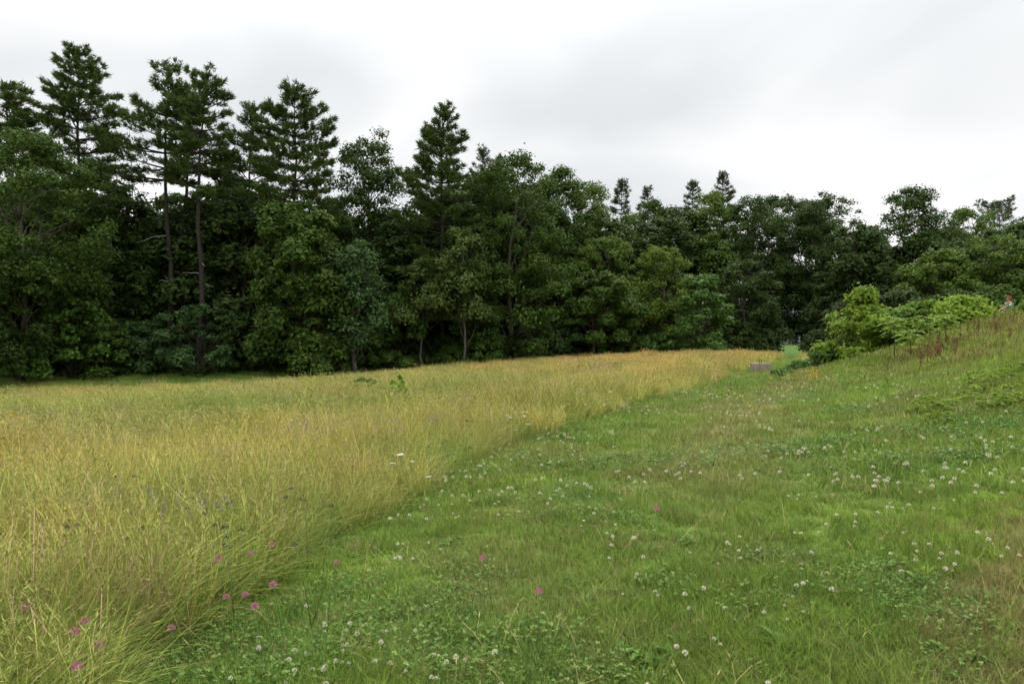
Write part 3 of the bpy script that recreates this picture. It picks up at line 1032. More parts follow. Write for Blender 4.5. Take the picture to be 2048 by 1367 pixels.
# ------------------------------------------------------------------ scatter with geometry nodes
def make_scatter(name, pts, rot, scl, idx, tint, protos, label, cat):
    me = mesh(name, pts, np.zeros((0, 3), int)) if False else bpy.data.meshes.new(name)
    me.vertices.add(len(pts))
    me.vertices.foreach_set('co', np.asarray(pts, np.float32).ravel())
    a = me.attributes.new('rot', 'FLOAT_VECTOR', 'POINT')
    a.data.foreach_set('vector', np.asarray(rot, np.float32).ravel())
    a = me.attributes.new('scl', 'FLOAT_VECTOR', 'POINT')
    a.data.foreach_set('vector', np.asarray(scl, np.float32).ravel())
    a = me.attributes.new('idx', 'INT', 'POINT')
    a.data.foreach_set('value', np.asarray(idx, np.int32))
    a = me.attributes.new('tint', 'FLOAT_COLOR', 'POINT')
    a.data.foreach_set('color', np.concatenate([tint, np.ones((len(pts), 1))], 1).astype(np.float32).ravel())
    o = bpy.data.objects.new(name, me)
    C.objects.link(o)
    col = bpy.data.collections.new(name + '_kinds')
    for i, (pm, mat) in enumerate(protos):
        if len(pm.materials) == 0:
            pm.materials.append(mat)
        po = bpy.data.objects.new('%s_kind_%02d' % (name, i), pm)
        col.objects.link(po)
    ng = bpy.data.node_groups.new(name + '_nodes', 'GeometryNodeTree')
    ng.interface.new_socket('Geometry', in_out='INPUT', socket_type='NodeSocketGeometry')
    ng.interface.new_socket('Geometry', in_out='OUTPUT', socket_type='NodeSocketGeometry')
    gi = ng.nodes.new('NodeGroupInput')
    go = ng.nodes.new('NodeGroupOutput')
    iop = ng.nodes.new('GeometryNodeInstanceOnPoints')
    ci = ng.nodes.new('GeometryNodeCollectionInfo')
    ci.inputs['Collection'].default_value = col
    ci.inputs['Separate Children'].default_value = True
    ci.inputs['Reset Children'].default_value = True

    def na(nm, ty):
        n = ng.nodes.new('GeometryNodeInputNamedAttribute')
        n.data_type = ty
        n.inputs['Name'].default_value = nm
        return n.outputs[0]
    ng.links.new(gi.outputs[0], iop.inputs['Points'])
    ng.links.new(ci.outputs[0], iop.inputs['Instance'])
    iop.inputs['Pick Instance'].default_value = True
    ng.links.new(na('idx', 'INT'), iop.inputs['Instance Index'])
    ng.links.new(na('rot', 'FLOAT_VECTOR'), iop.inputs['Rotation'])
    ng.links.new(na('scl', 'FLOAT_VECTOR'), iop.inputs['Scale'])
    ng.links.new(iop.outputs[0], go.inputs[0])
    md = o.modifiers.new('scatter', 'NODES')
    md.node_group = ng
    tag(o, label, cat, kind='stuff')
    return o


def blades(seed, n, rad, h0, h1, wid, bend=0.5, seg=3, spread=0.5):
    r = np.random.default_rng(seed)
    rr = rad * np.sqrt(r.random(n))
    a = r.random(n) * 6.283
    base = np.stack([rr * np.cos(a), rr * np.sin(a), np.full(n, -0.01)], 1)
    h = h0 + (h1 - h0) * r.random(n)
    da = r.random(n) * 6.283
    out_ = np.stack([np.cos(da), np.sin(da), np.zeros(n)], 1)
    sd = np.stack([-np.sin(da), np.cos(da), np.zeros(n)], 1)
    tw = r.normal(size=n) * 0.7
    sd = sd * np.cos(tw)[:, None] + out_ * np.sin(tw)[:, None]
    bd = bend * r.random(n) ** 1.3
    sp = spread * r.random(n)
    Vs = []
    for k in range(seg + 1):
        t = k / seg
        p = base + out_ * (h * (sp * t + bd * t * t))[:, None] + np.array([0, 0, 1]) * (h * (t - 0.45 * bd * t * t))[:, None]
        wv = wid * (1 - t) ** 0.6 * (0.7 + .6 * (np.arange(n) % 7) / 7)
        if k < seg:
            Vs.append(p - sd * wv[:, None] * .5)
            Vs.append(p + sd * wv[:, None] * .5)
        else:
            Vs.append(p)
    nv = 2 * seg + 1
    V = np.stack(Vs, 1).reshape(-1, 3)
    i = (np.arange(n) * nv)[:, None]
    T = []
    for k in range(seg - 1):
        b = 2 * k
        T.append(i + np.array([[b, b + 1, b + 3]]))
        T.append(i + np.array([[b, b + 3, b + 2]]))
    b = 2 * (seg - 1)
    T.append(i + np.array([[b, b + 1, b + 2]]))
    return V, np.vstack(T)


def stems(seed, n, rad, h0, h1, wid, head=0.07, headw=0.012, lean=0.35, droop=0.6):
    """flowering grass stems: thin stalk with a nodding seed head"""
    r = np.random.default_rng(seed)
    V, T, nv = [], [], 0
    for _ in range(n):
        a = r.random() * 6.28
        p0 = np.array([math.cos(a), math.sin(a), 0]) * rad * math.sqrt(r.random())
        h = h0 + (h1 - h0) * r.random()
        da = r.random() * 6.28
        o = np.array([math.cos(da), math.sin(da), 0])
        s = np.array([-o[1], o[0], 0])
        ln = lean * r.random()
        pts = [p0 + o * h * (ln * t + .15 * t ** 3) + np.array([0, 0, h * (t - .12 * t ** 3)]) for t in (0, .35, .7, 1)]
        for k in range(4):
            V += [pts[k] - s * wid * .5, pts[k] + s * wid * .5]
        for k in range(3):
            b = nv + 2 * k
            T += [(b, b + 1, b + 3), (b, b + 3, b + 2)]
        nv += 8
        hl = head * (.7 + .7 * r.random())
        d = unit(o * (0.5 + droop * r.random()) + np.array([0, 0, .8 - droop * r.random()]))
        c = pts[3]
        u = unit(np.cross(d, [0.3, 0.2, .9]))
        v = np.cross(d, u)
        hw = headw * (.7 + .6 * r.random())
        q = [c, c + d * hl * .4 + u * hw, c + d * hl * .4 + v * hw, c + d * hl * .4 - u * hw, c + d * hl * .4 - v * hw, c + d * hl]
        V += q
        for j in range(4):
            x1, x2 = nv + 1 + j, nv + 1 + (j + 1) % 4
            T += [(nv, x1, x2), (nv + 5, x2, x1)]
        nv += 6
    return np.array(V), np.array(T)


def polar_points(n, r0, r1, power, half=57, seed=1):
    r = np.random.default_rng(seed)
    u = r.random(n)
    # pdf over radius ~ r**(-power+1)
    k = 2 - power
    rad = (r0 ** k + u * (r1 ** k - r0 ** k)) ** (1 / k)
    a = R_(half) * (2 * r.random(n) - 1)
    return rad * np.sin(a), rad * np.cos(a), rad


def clear_wood(x, y, m=0.0):
    return y < wood_edge(x) + m


def go(n, seed):
    r = np.random.default_rng(seed)
    return np.stack([r.normal(size=n) * .10, r.normal(size=n) * .10, r.random(n) * 6.283], 1), r


# mown grass of the path and the bank
lp = []
for i in range(3):
    lp.append((mesh('tuft', *blades(10 + i, 70, .11, .035, .105, .0048, .7, 2, .7)), M['grass']))
for i in range(3):
    lp.append((mesh('tuft', *blades(20 + i, 70, .26, .04, .125, .010, .7, 2, .6)), M['grass']))
for i in range(2):
    lp.append((mesh('tuft', *blades(30 + i, 70, .5, .04, .11, .022, .7, 2, .5)), M['grass']))
for i in range(2):
    lp.append((mesh('tuft', *stems(35 + i, 4, .2, .10, .24, .0026, .05, .0028, .8)), M['straw']))
x, y, rad = polar_points(46000, 0.9, 75, 1.6, seed=3)
ok = (x > path_left(y) - .35 * vnoise(x, y, .8, 4)) & clear_wood(x, y, 0.5)
x, y, rad = x[ok], y[ok], rad[ok]
n = len(x)
rot, r = go(n, 5)
j = np.clip(rad * (0.8 + .4 * r.random(n)), 0, 999)
idx = np.where(j < 8, r.integers(0, 3, n), np.where(j < 20, r.integers(3, 6, n), r.integers(6, 8, n)))
stk = (r.random(n) < .010) & (rad < 22)
idx = np.where(stk, r.integers(8, 10, n), idx)
dR = x - path_right(y)
hs = (.62 + .5 * vnoise(x, y, .35, 77)) * (.7 + .5 * r.random(n)) + .6 * sstep(0.2, 3.0, dR) * sstep(5, 12, y) + .5 * (fbm(x, y, 1.3, 17) - .5)
sx = .85 + .5 * r.random(n)
jx, jy = x + r.normal(size=n) * .22, y + r.normal(size=n) * .22
tint = bank_col(jx, jy) * (.72 + .56 * r.random((n, 1)))
tint = np.where((r.random(n) < .07)[:, None], SUNNY['thatch'] * 1.05, tint)
tint = np.where((r.random(n) < .10)[:, None], SUNNY['limeg'], tint)
tint = np.where(stk[:, None], np.array((.34, .30, .12)), tint)
pts = np.stack([x, y, ground_z(x, y)], 1)
make_scatter('lawn_grass', pts, rot, np.stack([sx, sx, sx * hs], 1), idx, tint, lp, 'short green grass of the mown path and the sloping bank', 'grass')

# tall meadow grass
mpz = []
for i in range(3):
    mpz.append((mesh('clump', *blades(40 + i, 64, .16, .16, .52, .0044, .9, 3, .45)), M['grass']))
for i in range(3):
    mpz.append((mesh('clump', *stems(50 + i, 26, .17, .26, .64, .0030, .055, .0026, .35)), M['straw']))
for i in range(2):
    mpz.append((mesh('clump', *blades(60 + i, 70, .34, .22, .48, .010, .6, 3, .35)), M['grass']))
for i in range(2):
    mpz.append((mesh('clump', *stems(70 + i, 48, .36, .30, .66, .0055, .07, .0050, .45)), M['straw']))
for i in range(1):
    mpz.append((mesh('clump', *blades(80 + i, 80, .6, .25, .46, .022, .6, 2, .35)), M['grass']))
for i in range(1):
    mpz.append((mesh('clump', *stems(90 + i, 70, .6, .30, .58, .010, .10, .010, .45)), M['straw']))
x, y, rad = polar_points(67000, 1.3, 85, 1.7, seed=13)
s_ = path_left(y) - x
right_patch = (y > 40) & (x > path_right(y) + .2) & (x < path_right(y) + 9)
ok = ((s_ > -.12 + .35 * (vnoise(x, y, .6, 8) - .5)) | right_patch) & clear_wood(x, y, 1.0)
x, y, rad, s_ = x[ok], y[ok], rad[ok], s_[ok]
n = len(x)
rot, r = go(n, 15)
j = rad * (0.8 + .4 * r.random(n))
isstem = r.random(n) < .20 + .38 * vnoise(x, y, .9, 29)
base = np.where(j < 13, 0, np.where(j < 32, 6, 10))
cnt = np.where(j < 13, 3, np.where(j < 32, 2, 1))
idx = base + (r.random(n) * cnt).astype(int) + np.where(isstem, cnt, 0)
tint = meadow_col(x + r.normal(size=n) * .35, y + r.normal(size=n) * .35)
grn = lerp(tint, SUNNY['mgreen'], .10 + .40 * vnoise(x, y, 1.3, 57))
straw = lerp(tint, np.array((.50, .43, .16)), np.full(n, .22) * np.where(x < -10, sstep(10, 15, wood_edge(x) - y), 1.0))
pick = r.random(n)
grn = np.where((pick < .15)[:, None], SUNNY['mgreen'] * .9, grn)
grn = np.where((pick > .96)[:, None], SUNNY['rose'], grn)
straw = np.where((pick < .08)[:, None], SUNNY['rose'], straw)
straw = np.where((pick > .80)[:, None], SUNNY['olive'] * .8, straw)
tint = np.where(isstem[:, None], straw, grn) * (.8 + .45 * r.random((n, 1)))
sx = .85 + .4 * r.random(n)
hz = (.55 + .6 * fbm(x, y, 2.6, 19) + .35 * vnoise(x, y, .5, 27)) * (.85 + .3 * r.random(n)) * np.where(right_patch[ok], .6, 1.0)
hz = hz * np.where((x < -6) & (wood_edge(x) - y < 13), .62, 1.0)
hz = hz * (0.78 + .22 * sstep(0, .5, np.where(right_patch[ok], 9, s_)))
# the outermost clumps flop over the mown edge
flop = np.exp(-np.clip(s_, 0, 9) / .35) * (r.random(n) ** 2) * .7
rot[:, 1] += flop
rot[:, 2] = np.where(flop > .2, R_(-10) + r.normal(size=n) * .5, rot[:, 2])
pts = np.stack([x, y, ground_z(x, y)], 1)
make_scatter('meadow_grass', pts, rot, np.stack([sx, sx, sx * hz], 1), idx, tint, mpz, 'tall golden meadow grass with ripe seed heads filling the field', 'grass')


# clover leaves and other low broad leaves in the mown grass
def clover_patch(seed, n, rad, size, h):
    r = np.random.default_rng(seed)
    P, N, Ls = [], [], []
    Vs, Ts, nv = [], [], 0
    for _ in range(n):
        a = r.random() * 6.28
        c = np.array([math.cos(a), math.sin(a), 0]) * rad * math.sqrt(r.random())
        c[2] = h * (.4 + .6 * r.random())
        nrm = unit(np.array([r.normal() * .35, r.normal() * .35, 1]))
        t = unit(np.cross(nrm, r.normal(size=3)))
        b = np.cross(nrm, t)
        s = size * (.7 + .6 * r.random())
        for k in range(3):
            q = k * 2.094
            d = t * math.cos(q) + b * math.sin(q)
            e = np.cross(nrm, d)
            ring = [c, c + d * s * .35 + e * s * .42, c + d * s * .85 + e * s * .40, c + d * s, c + d * s * .85 - e * s * .40, c + d * s * .35 - e * s * .42]
            ring = [p - nrm * s * .12 * (i in (1, 2, 4, 5)) for i, p in enumerate(ring)]
            Vs += ring
            Ts += [(nv, nv + 1, nv + 2), (nv, nv + 2, nv + 3), (nv, nv + 3, nv + 4), (nv, nv + 4, nv + 5)]
            nv += 6
    return np.array(Vs), np.array(Ts)


cp_ = [(mesh('clover', *clover_patch(200 + i, 20, .15, .010, .065)), M['grass']) for i in range(3)]
cp_ += [(mesh('clover', *clover_patch(210 + i, 24, .26, .016, .08)), M['grass']) for i in range(2)]
x, y, rad = polar_points(7000, 1.5, 20, 1.4, seed=23)
cl = fbm(x, y, .9, 33)
ok = (x > path_left(y) - .6) & (cl + .12 * vnoise(x, y, .35, 3) > .645)
x, y, rad = x[ok], y[ok], rad[ok]
n = len(x)
rot, r = go(n, 25)
idx = np.where(rad < 8, r.integers(0, 3, n), r.integers(3, 5, n))
tint = np.array((.115, .200, .040)) * (.7 + .6 * r.random((n, 1)))
sx = .8 + .5 * r.random(n)
make_scatter('clover_leaves', np.stack([x, y, ground_z(x, y) + .01], 1), rot, np.stack([sx] * 3, 1), idx, tint, cp_, 'dark green clover leaves growing in patches through the mown grass', 'clover')


# brambles and tall weeds grading from the meadow into the shade of the wood
bp_ = []
for i, mk in enumerate(('maple', 'vine', 'dull', 'oak')):
    bm_ = broadleaf(820 + i, .8, .6, .0, 'mound', 14, 42, .15, .32, spray=.5)[1]
    bp_.append((bm_, M[mk]))
rb_ = np.random.default_rng(83)
n = 900
x = rb_.uniform(-52, 40, n)
y = wood_edge(x) + rb_.normal(size=n) * 1.1 + .8
ok = (np.abs(x - .4115 * y) > 1.5) & ((x < path_left(y) - 1) | (x > path_right(y) + 1))
x, y = x[ok], y[ok]
n = len(x)
rot, r = go(n, 84)
sx = .6 + .9 * r.random(n)
make_scatter('edge_brambles', np.stack([x, y, ground_z(x, y)], 1), rot, np.stack([sx, sx, sx * (.6 + .9 * r.random(n))], 1), r.integers(0, 4, n), np.ones((n, 3)), bp_, 'low brambles and weeds along the shaded foot of the wood', 'brambles')

# ------------------------------------------------------------------ flowers
def flower_head(seed, rad, n, L, W, flat=1.0, up=0.0):
    """ball of small petals"""
    r = np.random.default_rng(seed)
    i = np.arange(n) + .5
    ph = np.arccos(1 - 1.75 * i / n)
    th = math.pi * (1 + 5 ** .5) * i
    d = np.stack([np.cos(th) * np.sin(ph), np.sin(th) * np.sin(ph), np.cos(ph) * flat], 1)
    P = d * rad * .5
    D = unit(d + np.array([0, 0, .35]))
    b = unit(np.cross(D, r.normal(size=(n, 3))))
    V = np.stack([P, P + D * L * .6 + b * W * .5, P + D * L, P + D * L * .6 - b * W * .5], 1).reshape(-1, 3)
    k = np.arange(n)[:, None] * 4
    T = np.concatenate([k + np.array([[0, 1, 2]]), k + np.array([[0, 2, 3]])], 1).reshape(-1, 3)
    return V, T


def simple_flower(name, head_me, head_mat, h, stem_w, label, cat, group):
    t = thing(name, label, cat, (0, 0, -50), 0, group)
    g = Geo()
    g.tube([(0, 0, -.01), (.006, .003, h * .5), (0, 0, h)], [stem_w, stem_w, stem_w * .8], 4)
    obj('stem', g.build('stem'), M['stem'], t)
    hd = obj('flower_head', head_me, head_mat, t)
    hd.location = (0, 0, h)
    return t


def petal_mat(name, col, col2, trans=.25):
    m, nt, out = new_mat(name)
    L = nt.links.new
    g = nt.nodes.new('ShaderNodeNewGeometry')
    mix = nt.nodes.new('ShaderNodeMix')
    mix.data_type = 'RGBA'
    mix.inputs['A'].default_value = (*col, 1)
    mix.inputs['B'].default_value = (*col2, 1)
    pw = nt.nodes.new('ShaderNodeMath')
    pw.operation = 'POWER'
    pw.inputs[1].default_value = 1.6
    L(g.outputs['Random Per Island'], pw.inputs[0])
    L(pw.outputs[0], mix.inputs['Factor'])
    p = nt.nodes.new('ShaderNodeBsdfPrincipled')
    p.inputs['Roughness'].default_value = .6
    L(mix.outputs['Result'], p.inputs['Base Color'])
    tr = nt.nodes.new('ShaderNodeBsdfTranslucent')
    L(mix.outputs['Result'], tr.inputs['Color'])
    ms = nt.nodes.new('ShaderNodeMixShader')
    ms.inputs[0].default_value = trans
    L(p.outputs[0], ms.inputs[1])
    L(tr.outputs[0], ms.inputs[2])
    L(ms.outputs[0], out.inputs[0])
    return m


M['wclover'] = petal_mat('white_clover_petals', (.78, .76, .64), (.50, .36, .25))
M['rclover'] = petal_mat('red_clover_petals', (.52, .16, .30), (.36, .11, .17))
M['daisy'] = petal_mat('white_petals', (.74, .74, .70), (.66, .66, .55))
M['yellow'] = petal_mat('yellow_petals', (.70, .42, .03), (.60, .30, .02))
M['orange'] = petal_mat('orange_petals', (.72, .30, .02), (.70, .36, .04))
M['violet'] = petal_mat('violet_petals', (.24, .19, .34), (.17, .14, .24))
M['darkhead'] = petal_mat('dark_seed_heads', (.035, .025, .018), (.07, .045, .03), .05)

wc_me = mesh('flower_head', *flower_head(1, .012, 30, .011, .006))
rc_me = mesh('flower_head', *flower_head(2, .014, 40, .014, .006))
dk_me = mesh('flower_head', *flower_head(3, .010, 24, .010, .006))
ye_me = mesh('flower_head', *flower_head(4, .012, 22, .030, .013, .35))
# flat white umbel / daisy
r = np.random.default_rng(8)
a = r.random(44) * 6.28
q = .042 * np.sqrt(r.random(44))
dz_me = mesh('flower_head', *leaves(np.stack([q * np.cos(a), q * np.sin(a), .006 * r.random(44)], 1), np.tile([0, 0, 1.0], (44, 1)) + r.normal(size=(44, 3)) * .25, .020, .016, r))

wc = simple_flower('white_clover_flower', wc_me, M['wclover'], .085, .0014, 'white clover flower head standing in the mown grass', 'flower', 'white clover flowers in the mown grass')
rc = simple_flower('red_clover_flower', rc_me, M['rclover'], .30, .0018, 'pink red-clover flower head in the tall grass at lower left', 'flower', 'pink clover flowers at lower left')
dk = simple_flower('dark_seed_head', dk_me, M['darkhead'], .52, .0016, 'small blackish seed head on a thin stalk in the tall grass', 'seed head', 'dark seed heads in the tall grass')
dz = simple_flower('white_meadow_flower', dz_me, M['daisy'], .56, .0022, 'flat white wild flower head in the tall grass', 'flower', 'white wild flowers in the tall grass')
ye = simple_flower('yellow_flower', ye_me, M['yellow'], .50, .0022, 'yellow daisy-like flower at the foot of the bank', 'flower', 'yellow flowers along the foot of the bank')


def spread(src, spots, smin, smax, h=(.8, 1.2), label_fn=None):
    first = True
    for (x, y) in spots:
        s = random.uniform(smin, smax)
        sz = (s, s, s * random.uniform(*h))
        z = gz(x, y)
        lab = label_fn(x, y) if label_fn else None
        if first:
            src.location = (x, y, z)
            src.scale = sz
            src.rotation_euler = (0, 0, random.random() * 6)
            if lab:
                src['label'] = lab
            o = src
            first = False
        else:
            o = copy_thing(src, (x, y, z), random.random() * 6.28, sz, lab)
        o.rotation_euler[0] = random.uniform(-.2, .2)
        o.rotation_euler[1] = random.uniform(-.2, .2)


# white clover: clustered, nearest 300 as individuals, the rest as one mass
x, y, rad = polar_points(3600, 2.6, 24, 1.35, half=40, seed=31)
dens = fbm(x, y, .8, 51)
r = np.random.default_rng(32)
ok = (x > path_left(y) + .1) & (r.random(len(x)) < sstep(.44, .66, dens)) & (x < path_left(y) + 8.5)
x, y, rad = x[ok], y[ok], rad[ok]
o_ = np.argsort(rad)
x, y, rad = x[o_], y[o_], rad[o_]
vis = np.abs(x / y) < .76
x, y, rad = x[vis], y[vis], rad[vis]
zz = ground_z(x, y)
n_ind = 300


def wl(x, y):
    if y < 4.2:
        return 'white clover flower head in the mown grass along the bottom of the picture'
    if x > 2.0:
        return 'white clover flower head in the grass at the right, on the lower bank'
    return 'white clover flower head in the middle of the mown path'


spread(wc, list(zip(x[:n_ind], y[:n_ind])), .5, 1.0, (.7, 1.1), wl)
xr, yr, rr_ = x[n_ind:1700], y[n_ind:1700], rad[n_ind:1700]
n = len(xr)
rot, r = go(n, 35)
wcg = Geo()
hv, ht = flower_head(1, .012, 18, .012, .007)
wcg.add(hv + np.array([0, 0, .085]), T=ht)
wcm = wcg.build('heads')
s = 1.0 + .02 * rr_
make_scatter('far_clover_flowers', np.stack([xr, yr, zz[n_ind:1700]], 1), rot, np.stack([s] * 3, 1), np.zeros(n, int), np.ones((n, 3)), [(wcm, M['wclover'])], 'tiny white clover flowers dotted over the farther mown grass', 'clover')


def from_px(lst, h):
    """photo positions of flower heads standing h above the ground -> ground x, y"""
    out_ = []
    for (px, py) in lst:
        dx, dy = (px - 1024) / FPX, (py - HOR) / FPX
        lo, hi = 1.5, 60.0
        for _ in range(40):
            mid = (lo + hi) / 2
            if EYE - dy * mid > gz(dx * mid, mid) + h:
                lo = mid
            else:
                hi = mid
        out_.append((dx * lo, lo))
    return out_


red_px = [(3, 1157), (18, 1190), (45, 1220), (70, 1270), (68, 1290), (35, 1298), (60, 1288), (127, 1328), (165, 1275), (168, 1300), (190, 1305), (25, 1352), (190, 1359), (176, 1222), (192, 1100), (186, 1112), (173, 1120), (248, 1095), (247, 1108), (350, 1078), (352, 1248), (527, 1237), (522, 1115), (460, 1185), (486, 1195), (457, 1160), (520, 1110), (68, 1152), (248, 1213), (655, 1140), (985, 1128), (1072, 1208), (566, 1180), (1297, 1038), (40, 1220), (243, 1152)]
spread(rc, from_px(red_px, .27), .95, 1.25, (.8, 1.1), lambda x, y: 'pink red-clover flower head in the tall grass at lower left' if x < -1.3 else 'pink red-clover flower head among the short grass')
for k in range(5):
    pass
dk_px = [(np.random.default_rng(77 + i).integers(20, 960), 0) for i in range(0)]
rs = np.random.default_rng(78)
dk_px = [(int(rs.integers(10, 700)), int(rs.integers(850, 1090))) for _ in range(75)] + [(int(rs.integers(600, 960)), int(rs.integers(830, 900))) for _ in range(35)]
spread(dk, from_px(dk_px, .55), 1.0, 1.5, (.65, .8))
dz_px = [(780, 885), (773, 895), (810, 884), (818, 878), (812, 888), (865, 905), (660, 897), (1012, 810), (1030, 808), (1043, 808), (1055, 803), (1066, 799), (1035, 825), (1052, 828), (1020, 815), (152, 833), (165, 837), (178, 840), (140, 845), (235, 828), (1130, 790), (1170, 780), (700, 765), (712, 768), (725, 764), (738, 766), (752, 762), (730, 772), (745, 770), (718, 774), (690, 768), (760, 770), (362, 800), (1290, 760), (870, 755), (880, 752), (1250, 775), (1220, 770)]
spread(dz, from_px(dz_px, .56), .6, .95, (.7, .95), lambda x, y: 'flat white wild flower head in the near tall grass' if y < 17 else 'tiny white wild flower head far out in the meadow')
ye_px = [(1545, 752), (1560, 756), (1575, 752), (1590, 748), (1600, 745), (1615, 742), (1630, 748), (1645, 744), (1655, 740), (1605, 756), (1585, 760), (1620, 755), (1665, 748), (1640, 757), (1540, 760), (1570, 765), (1680, 735), (1700, 738), (1960, 660), (1968, 664), (1976, 662)]
yl = from_px(ye_px, .3)
spread(ye, yl, 1.0, 1.5, (.4, .6), lambda x, y: 'yellow daisy-like flower at the foot of the bank' if x < 13.5 else 'yellow flower among rusty stalks high on the bank')
ye2 = simple_flower('yellow_flower', ye_me, M['yellow'], .55, .0025, 'yellow flower in the meadow at the left edge of the picture', 'flower', 'yellow flowers at the left edge')
spread(ye2, from_px([(14, 834), (20, 836), (32, 838), (36, 842)], .62), 1.3, 1.6, (.7, .8))
og = simple_flower('orange_flower', ye_me.copy(), M['orange'], .5, .003, 'bright orange lily-like flower beside the creeping plants', 'flower', 'orange flowers beside the creeping plants')
og.children[1].data.materials.clear()
og.children[1].data.materials.append(M['orange'])
spread(og, from_px([(1627, 734), (1630, 731), (1624, 737), (1632, 736), (1617, 739)], .5), 1.1, 1.5, (.6, .7))

# violet vetch patches in the meadow
pxs = []
rs = np.random.default_rng(91)
for (cx_, cy_, wx, wy, n) in [(640, 850, 55, 20, 110), (600, 856, 40, 20, 40), (780, 842, 45, 18, 50), (560, 850, 40, 20, 30), (880, 835, 25, 10, 25), (40, 815, 25, 10, 30), (440, 905, 60, 14, 20), (330, 1000, 60, 30, 18), (420, 1010, 40, 20, 14), (200, 880, 80, 20, 25)]:
    pxs += [(cx_ + rs.normal() * wx * .6, cy_ + rs.normal() * wy * .6) for _ in range(n)]
sp = np.array(from_px(pxs, .5))
n = len(sp)
rot, r = go(n, 45)
vg = Geo()
hv, ht = flower_head(6, .010, 20, .012, .006, 2.4)
vg.add(hv + np.array([0, 0, .53]), T=ht)
bv, bt = blades(99, 5, .03, .3, .5, .006, .4, 2, .2)
make_scatter('violet_vetch', np.stack([sp[:, 0], sp[:, 1], ground_z(sp[:, 0], sp[:, 1])], 1), rot, np.stack([np.ones(n) * 1.0] * 3, 1), np.zeros(n, int), np.ones((n, 3)), [(vg.build('heads'), M['violet'])], 'hazy violet vetch flowers massed in patches of the meadow', 'vetch')


# ------------------------------------------------------------------ weeds and saplings
def rosette(seed, n, L, W, lift=.5):
    """broad leaves arching from one point"""
    r = np.random.default_rng(seed)
    g = Geo()
    for k in range(n):
        a = k * 2.4 + r.normal() * .3
        o = np.array([math.cos(a), math.sin(a), 0])
        s = np.array([-o[1], o[0], 0])
        l = L * (.6 + .6 * r.random())
        wv = W * (.7 + .5 * r.random())
        li = lift * (.4 + r.random())
        V = []
        for t, ww in ((0, .12), (.35, .8), (.7, .9), (1, .05)):
            c = o * l * t * .85 + np.array([0, 0, 1]) * l * (li * t * 1.6 - li * 1.1 * t * t)
            V += [c - s * wv * ww * .5 + np.array([0, 0, .12 * wv]), c, c + s * wv * ww * .5 + np.array([0, 0, .12 * wv])]
        Q = []
        for q in range(3):
            b = q * 3
            Q += [(b, b + 1, b + 4, b + 3), (b + 1, b + 2, b + 5, b + 4)]
        g.add(V, Q)
    return g.build('leaves')


ros = [rosette(i, 11, .16, .055, .7) for i in range(3)]
for m_ in ros:
    m_.materials.append(M['weed'])
wpx = [(1380, 1072), (1150, 1150), (1262, 1285), (1290, 1300), (1340, 1290), (1360, 1265), (1180, 1180), (1560, 1270), (1700, 1130), (1660, 1120), (1780, 1120), (300, 1215), (360, 1190), (420, 1230), (480, 1250), (390, 1255), (900, 1075), (1010, 1085), (1130, 1040), (690, 1160), (1840, 1150), (1900, 1290), (1940, 1300), (770, 1300), (520, 1330)]
for k, (gx_, gy_) in enumerate(from_px(wpx, .06)):
    t = thing('broadleaf_weed', 'low dark green broadleaf weed growing in the mown grass', 'weed', (gx_, gy_, gz(gx_, gy_)), random.random() * 6, 'broadleaf weeds in the mown grass')
    s = random.uniform(.45, .75)
    t.scale = (s, s, s)
    obj('leaves', ros[k % 3], None, t)
lw = [rosette(30 + i, 46, .22, .013, 1.5) for i in range(3)]
lh = [broadleaf(640 + i, .36, .34, .05, 'mound', 26, 22, .05, .10, trunk_r=.006, stems=3)[1] for i in range(3)]
for m_ in lh:
    m_.materials.append(M['limeweed'])
for m_ in lw:
    m_.materials.append(M['limeweed'])
lpx = [(1945, 790), (1978, 770), (2010, 752), (2035, 738), (2044, 778), (1905, 803), (1990, 800), (1960, 760), (2030, 800), (1890, 1060), (1990, 1085), (2030, 1010), (1850, 1120), (1880, 830), (1860, 815)]
for k, (gx_, gy_) in enumerate(from_px(lpx, .12)):
    hi = gy_ > 7
    t = thing('lime_weed', 'lime-green leafy weed clump high on the bank at the right edge' if hi else 'lime-green grassy weed tuft in the near grass at lower right', 'weed', (gx_, gy_, gz(gx_, gy_)), random.random() * 6, 'lime weeds high on the bank' if hi else 'lime weed tufts at lower right')
    s = random.uniform(.7, 1.1) * (1.0 if hi else .42)
    t.scale = (s, s, s * (random.uniform(.45, .9) if hi else 1))
    obj('leaves', (lh if hi else lw)[k % 3], None, t)


def sumac(seed, H, nleaf, Lr):
    r = np.random.default_rng(seed)
    g = Geo()
    g.tube([(0, 0, -.05), (.02, .01, H * .5), (.0, .03, H)], [.016, .012, .006], 5)
    P, N = [], []
    rac = Geo()
    for k in range(nleaf):
        a = k * 2.4
        zz_ = H * (.55 + .45 * (k / nleaf))
        o = np.array([math.cos(a), math.sin(a), 0])
        s = np.array([-o[1], o[0], 0])
        l = Lr * (.7 + .5 * r.random())
        pts = np.array([np.array([0, .02, zz_]) + o * l * t + np.array([0, 0, .35 * l * t - .45 * l * t * t]) for t in np.linspace(0, 1, 6)])
        rac.tube(pts, [.004] * 6, 3)
        for t in np.linspace(.2, 1, 9):
            c = np.array([np.interp(t, np.linspace(0, 1, 6), pts[:, i]) for i in range(3)])
            for sg in (-1, 1):
                P.append(c + s * sg * .05 * (1.15 - .5 * t))
                N.append(np.array([0, 0, 1.0]) + o * .3 + r.normal(size=3) * .3)
    V, T = leaves(np.array(P), np.array(N), .12, .046, r)
    rac.add(V, T=T)
    return g.build('stem'), rac.build('leaves')


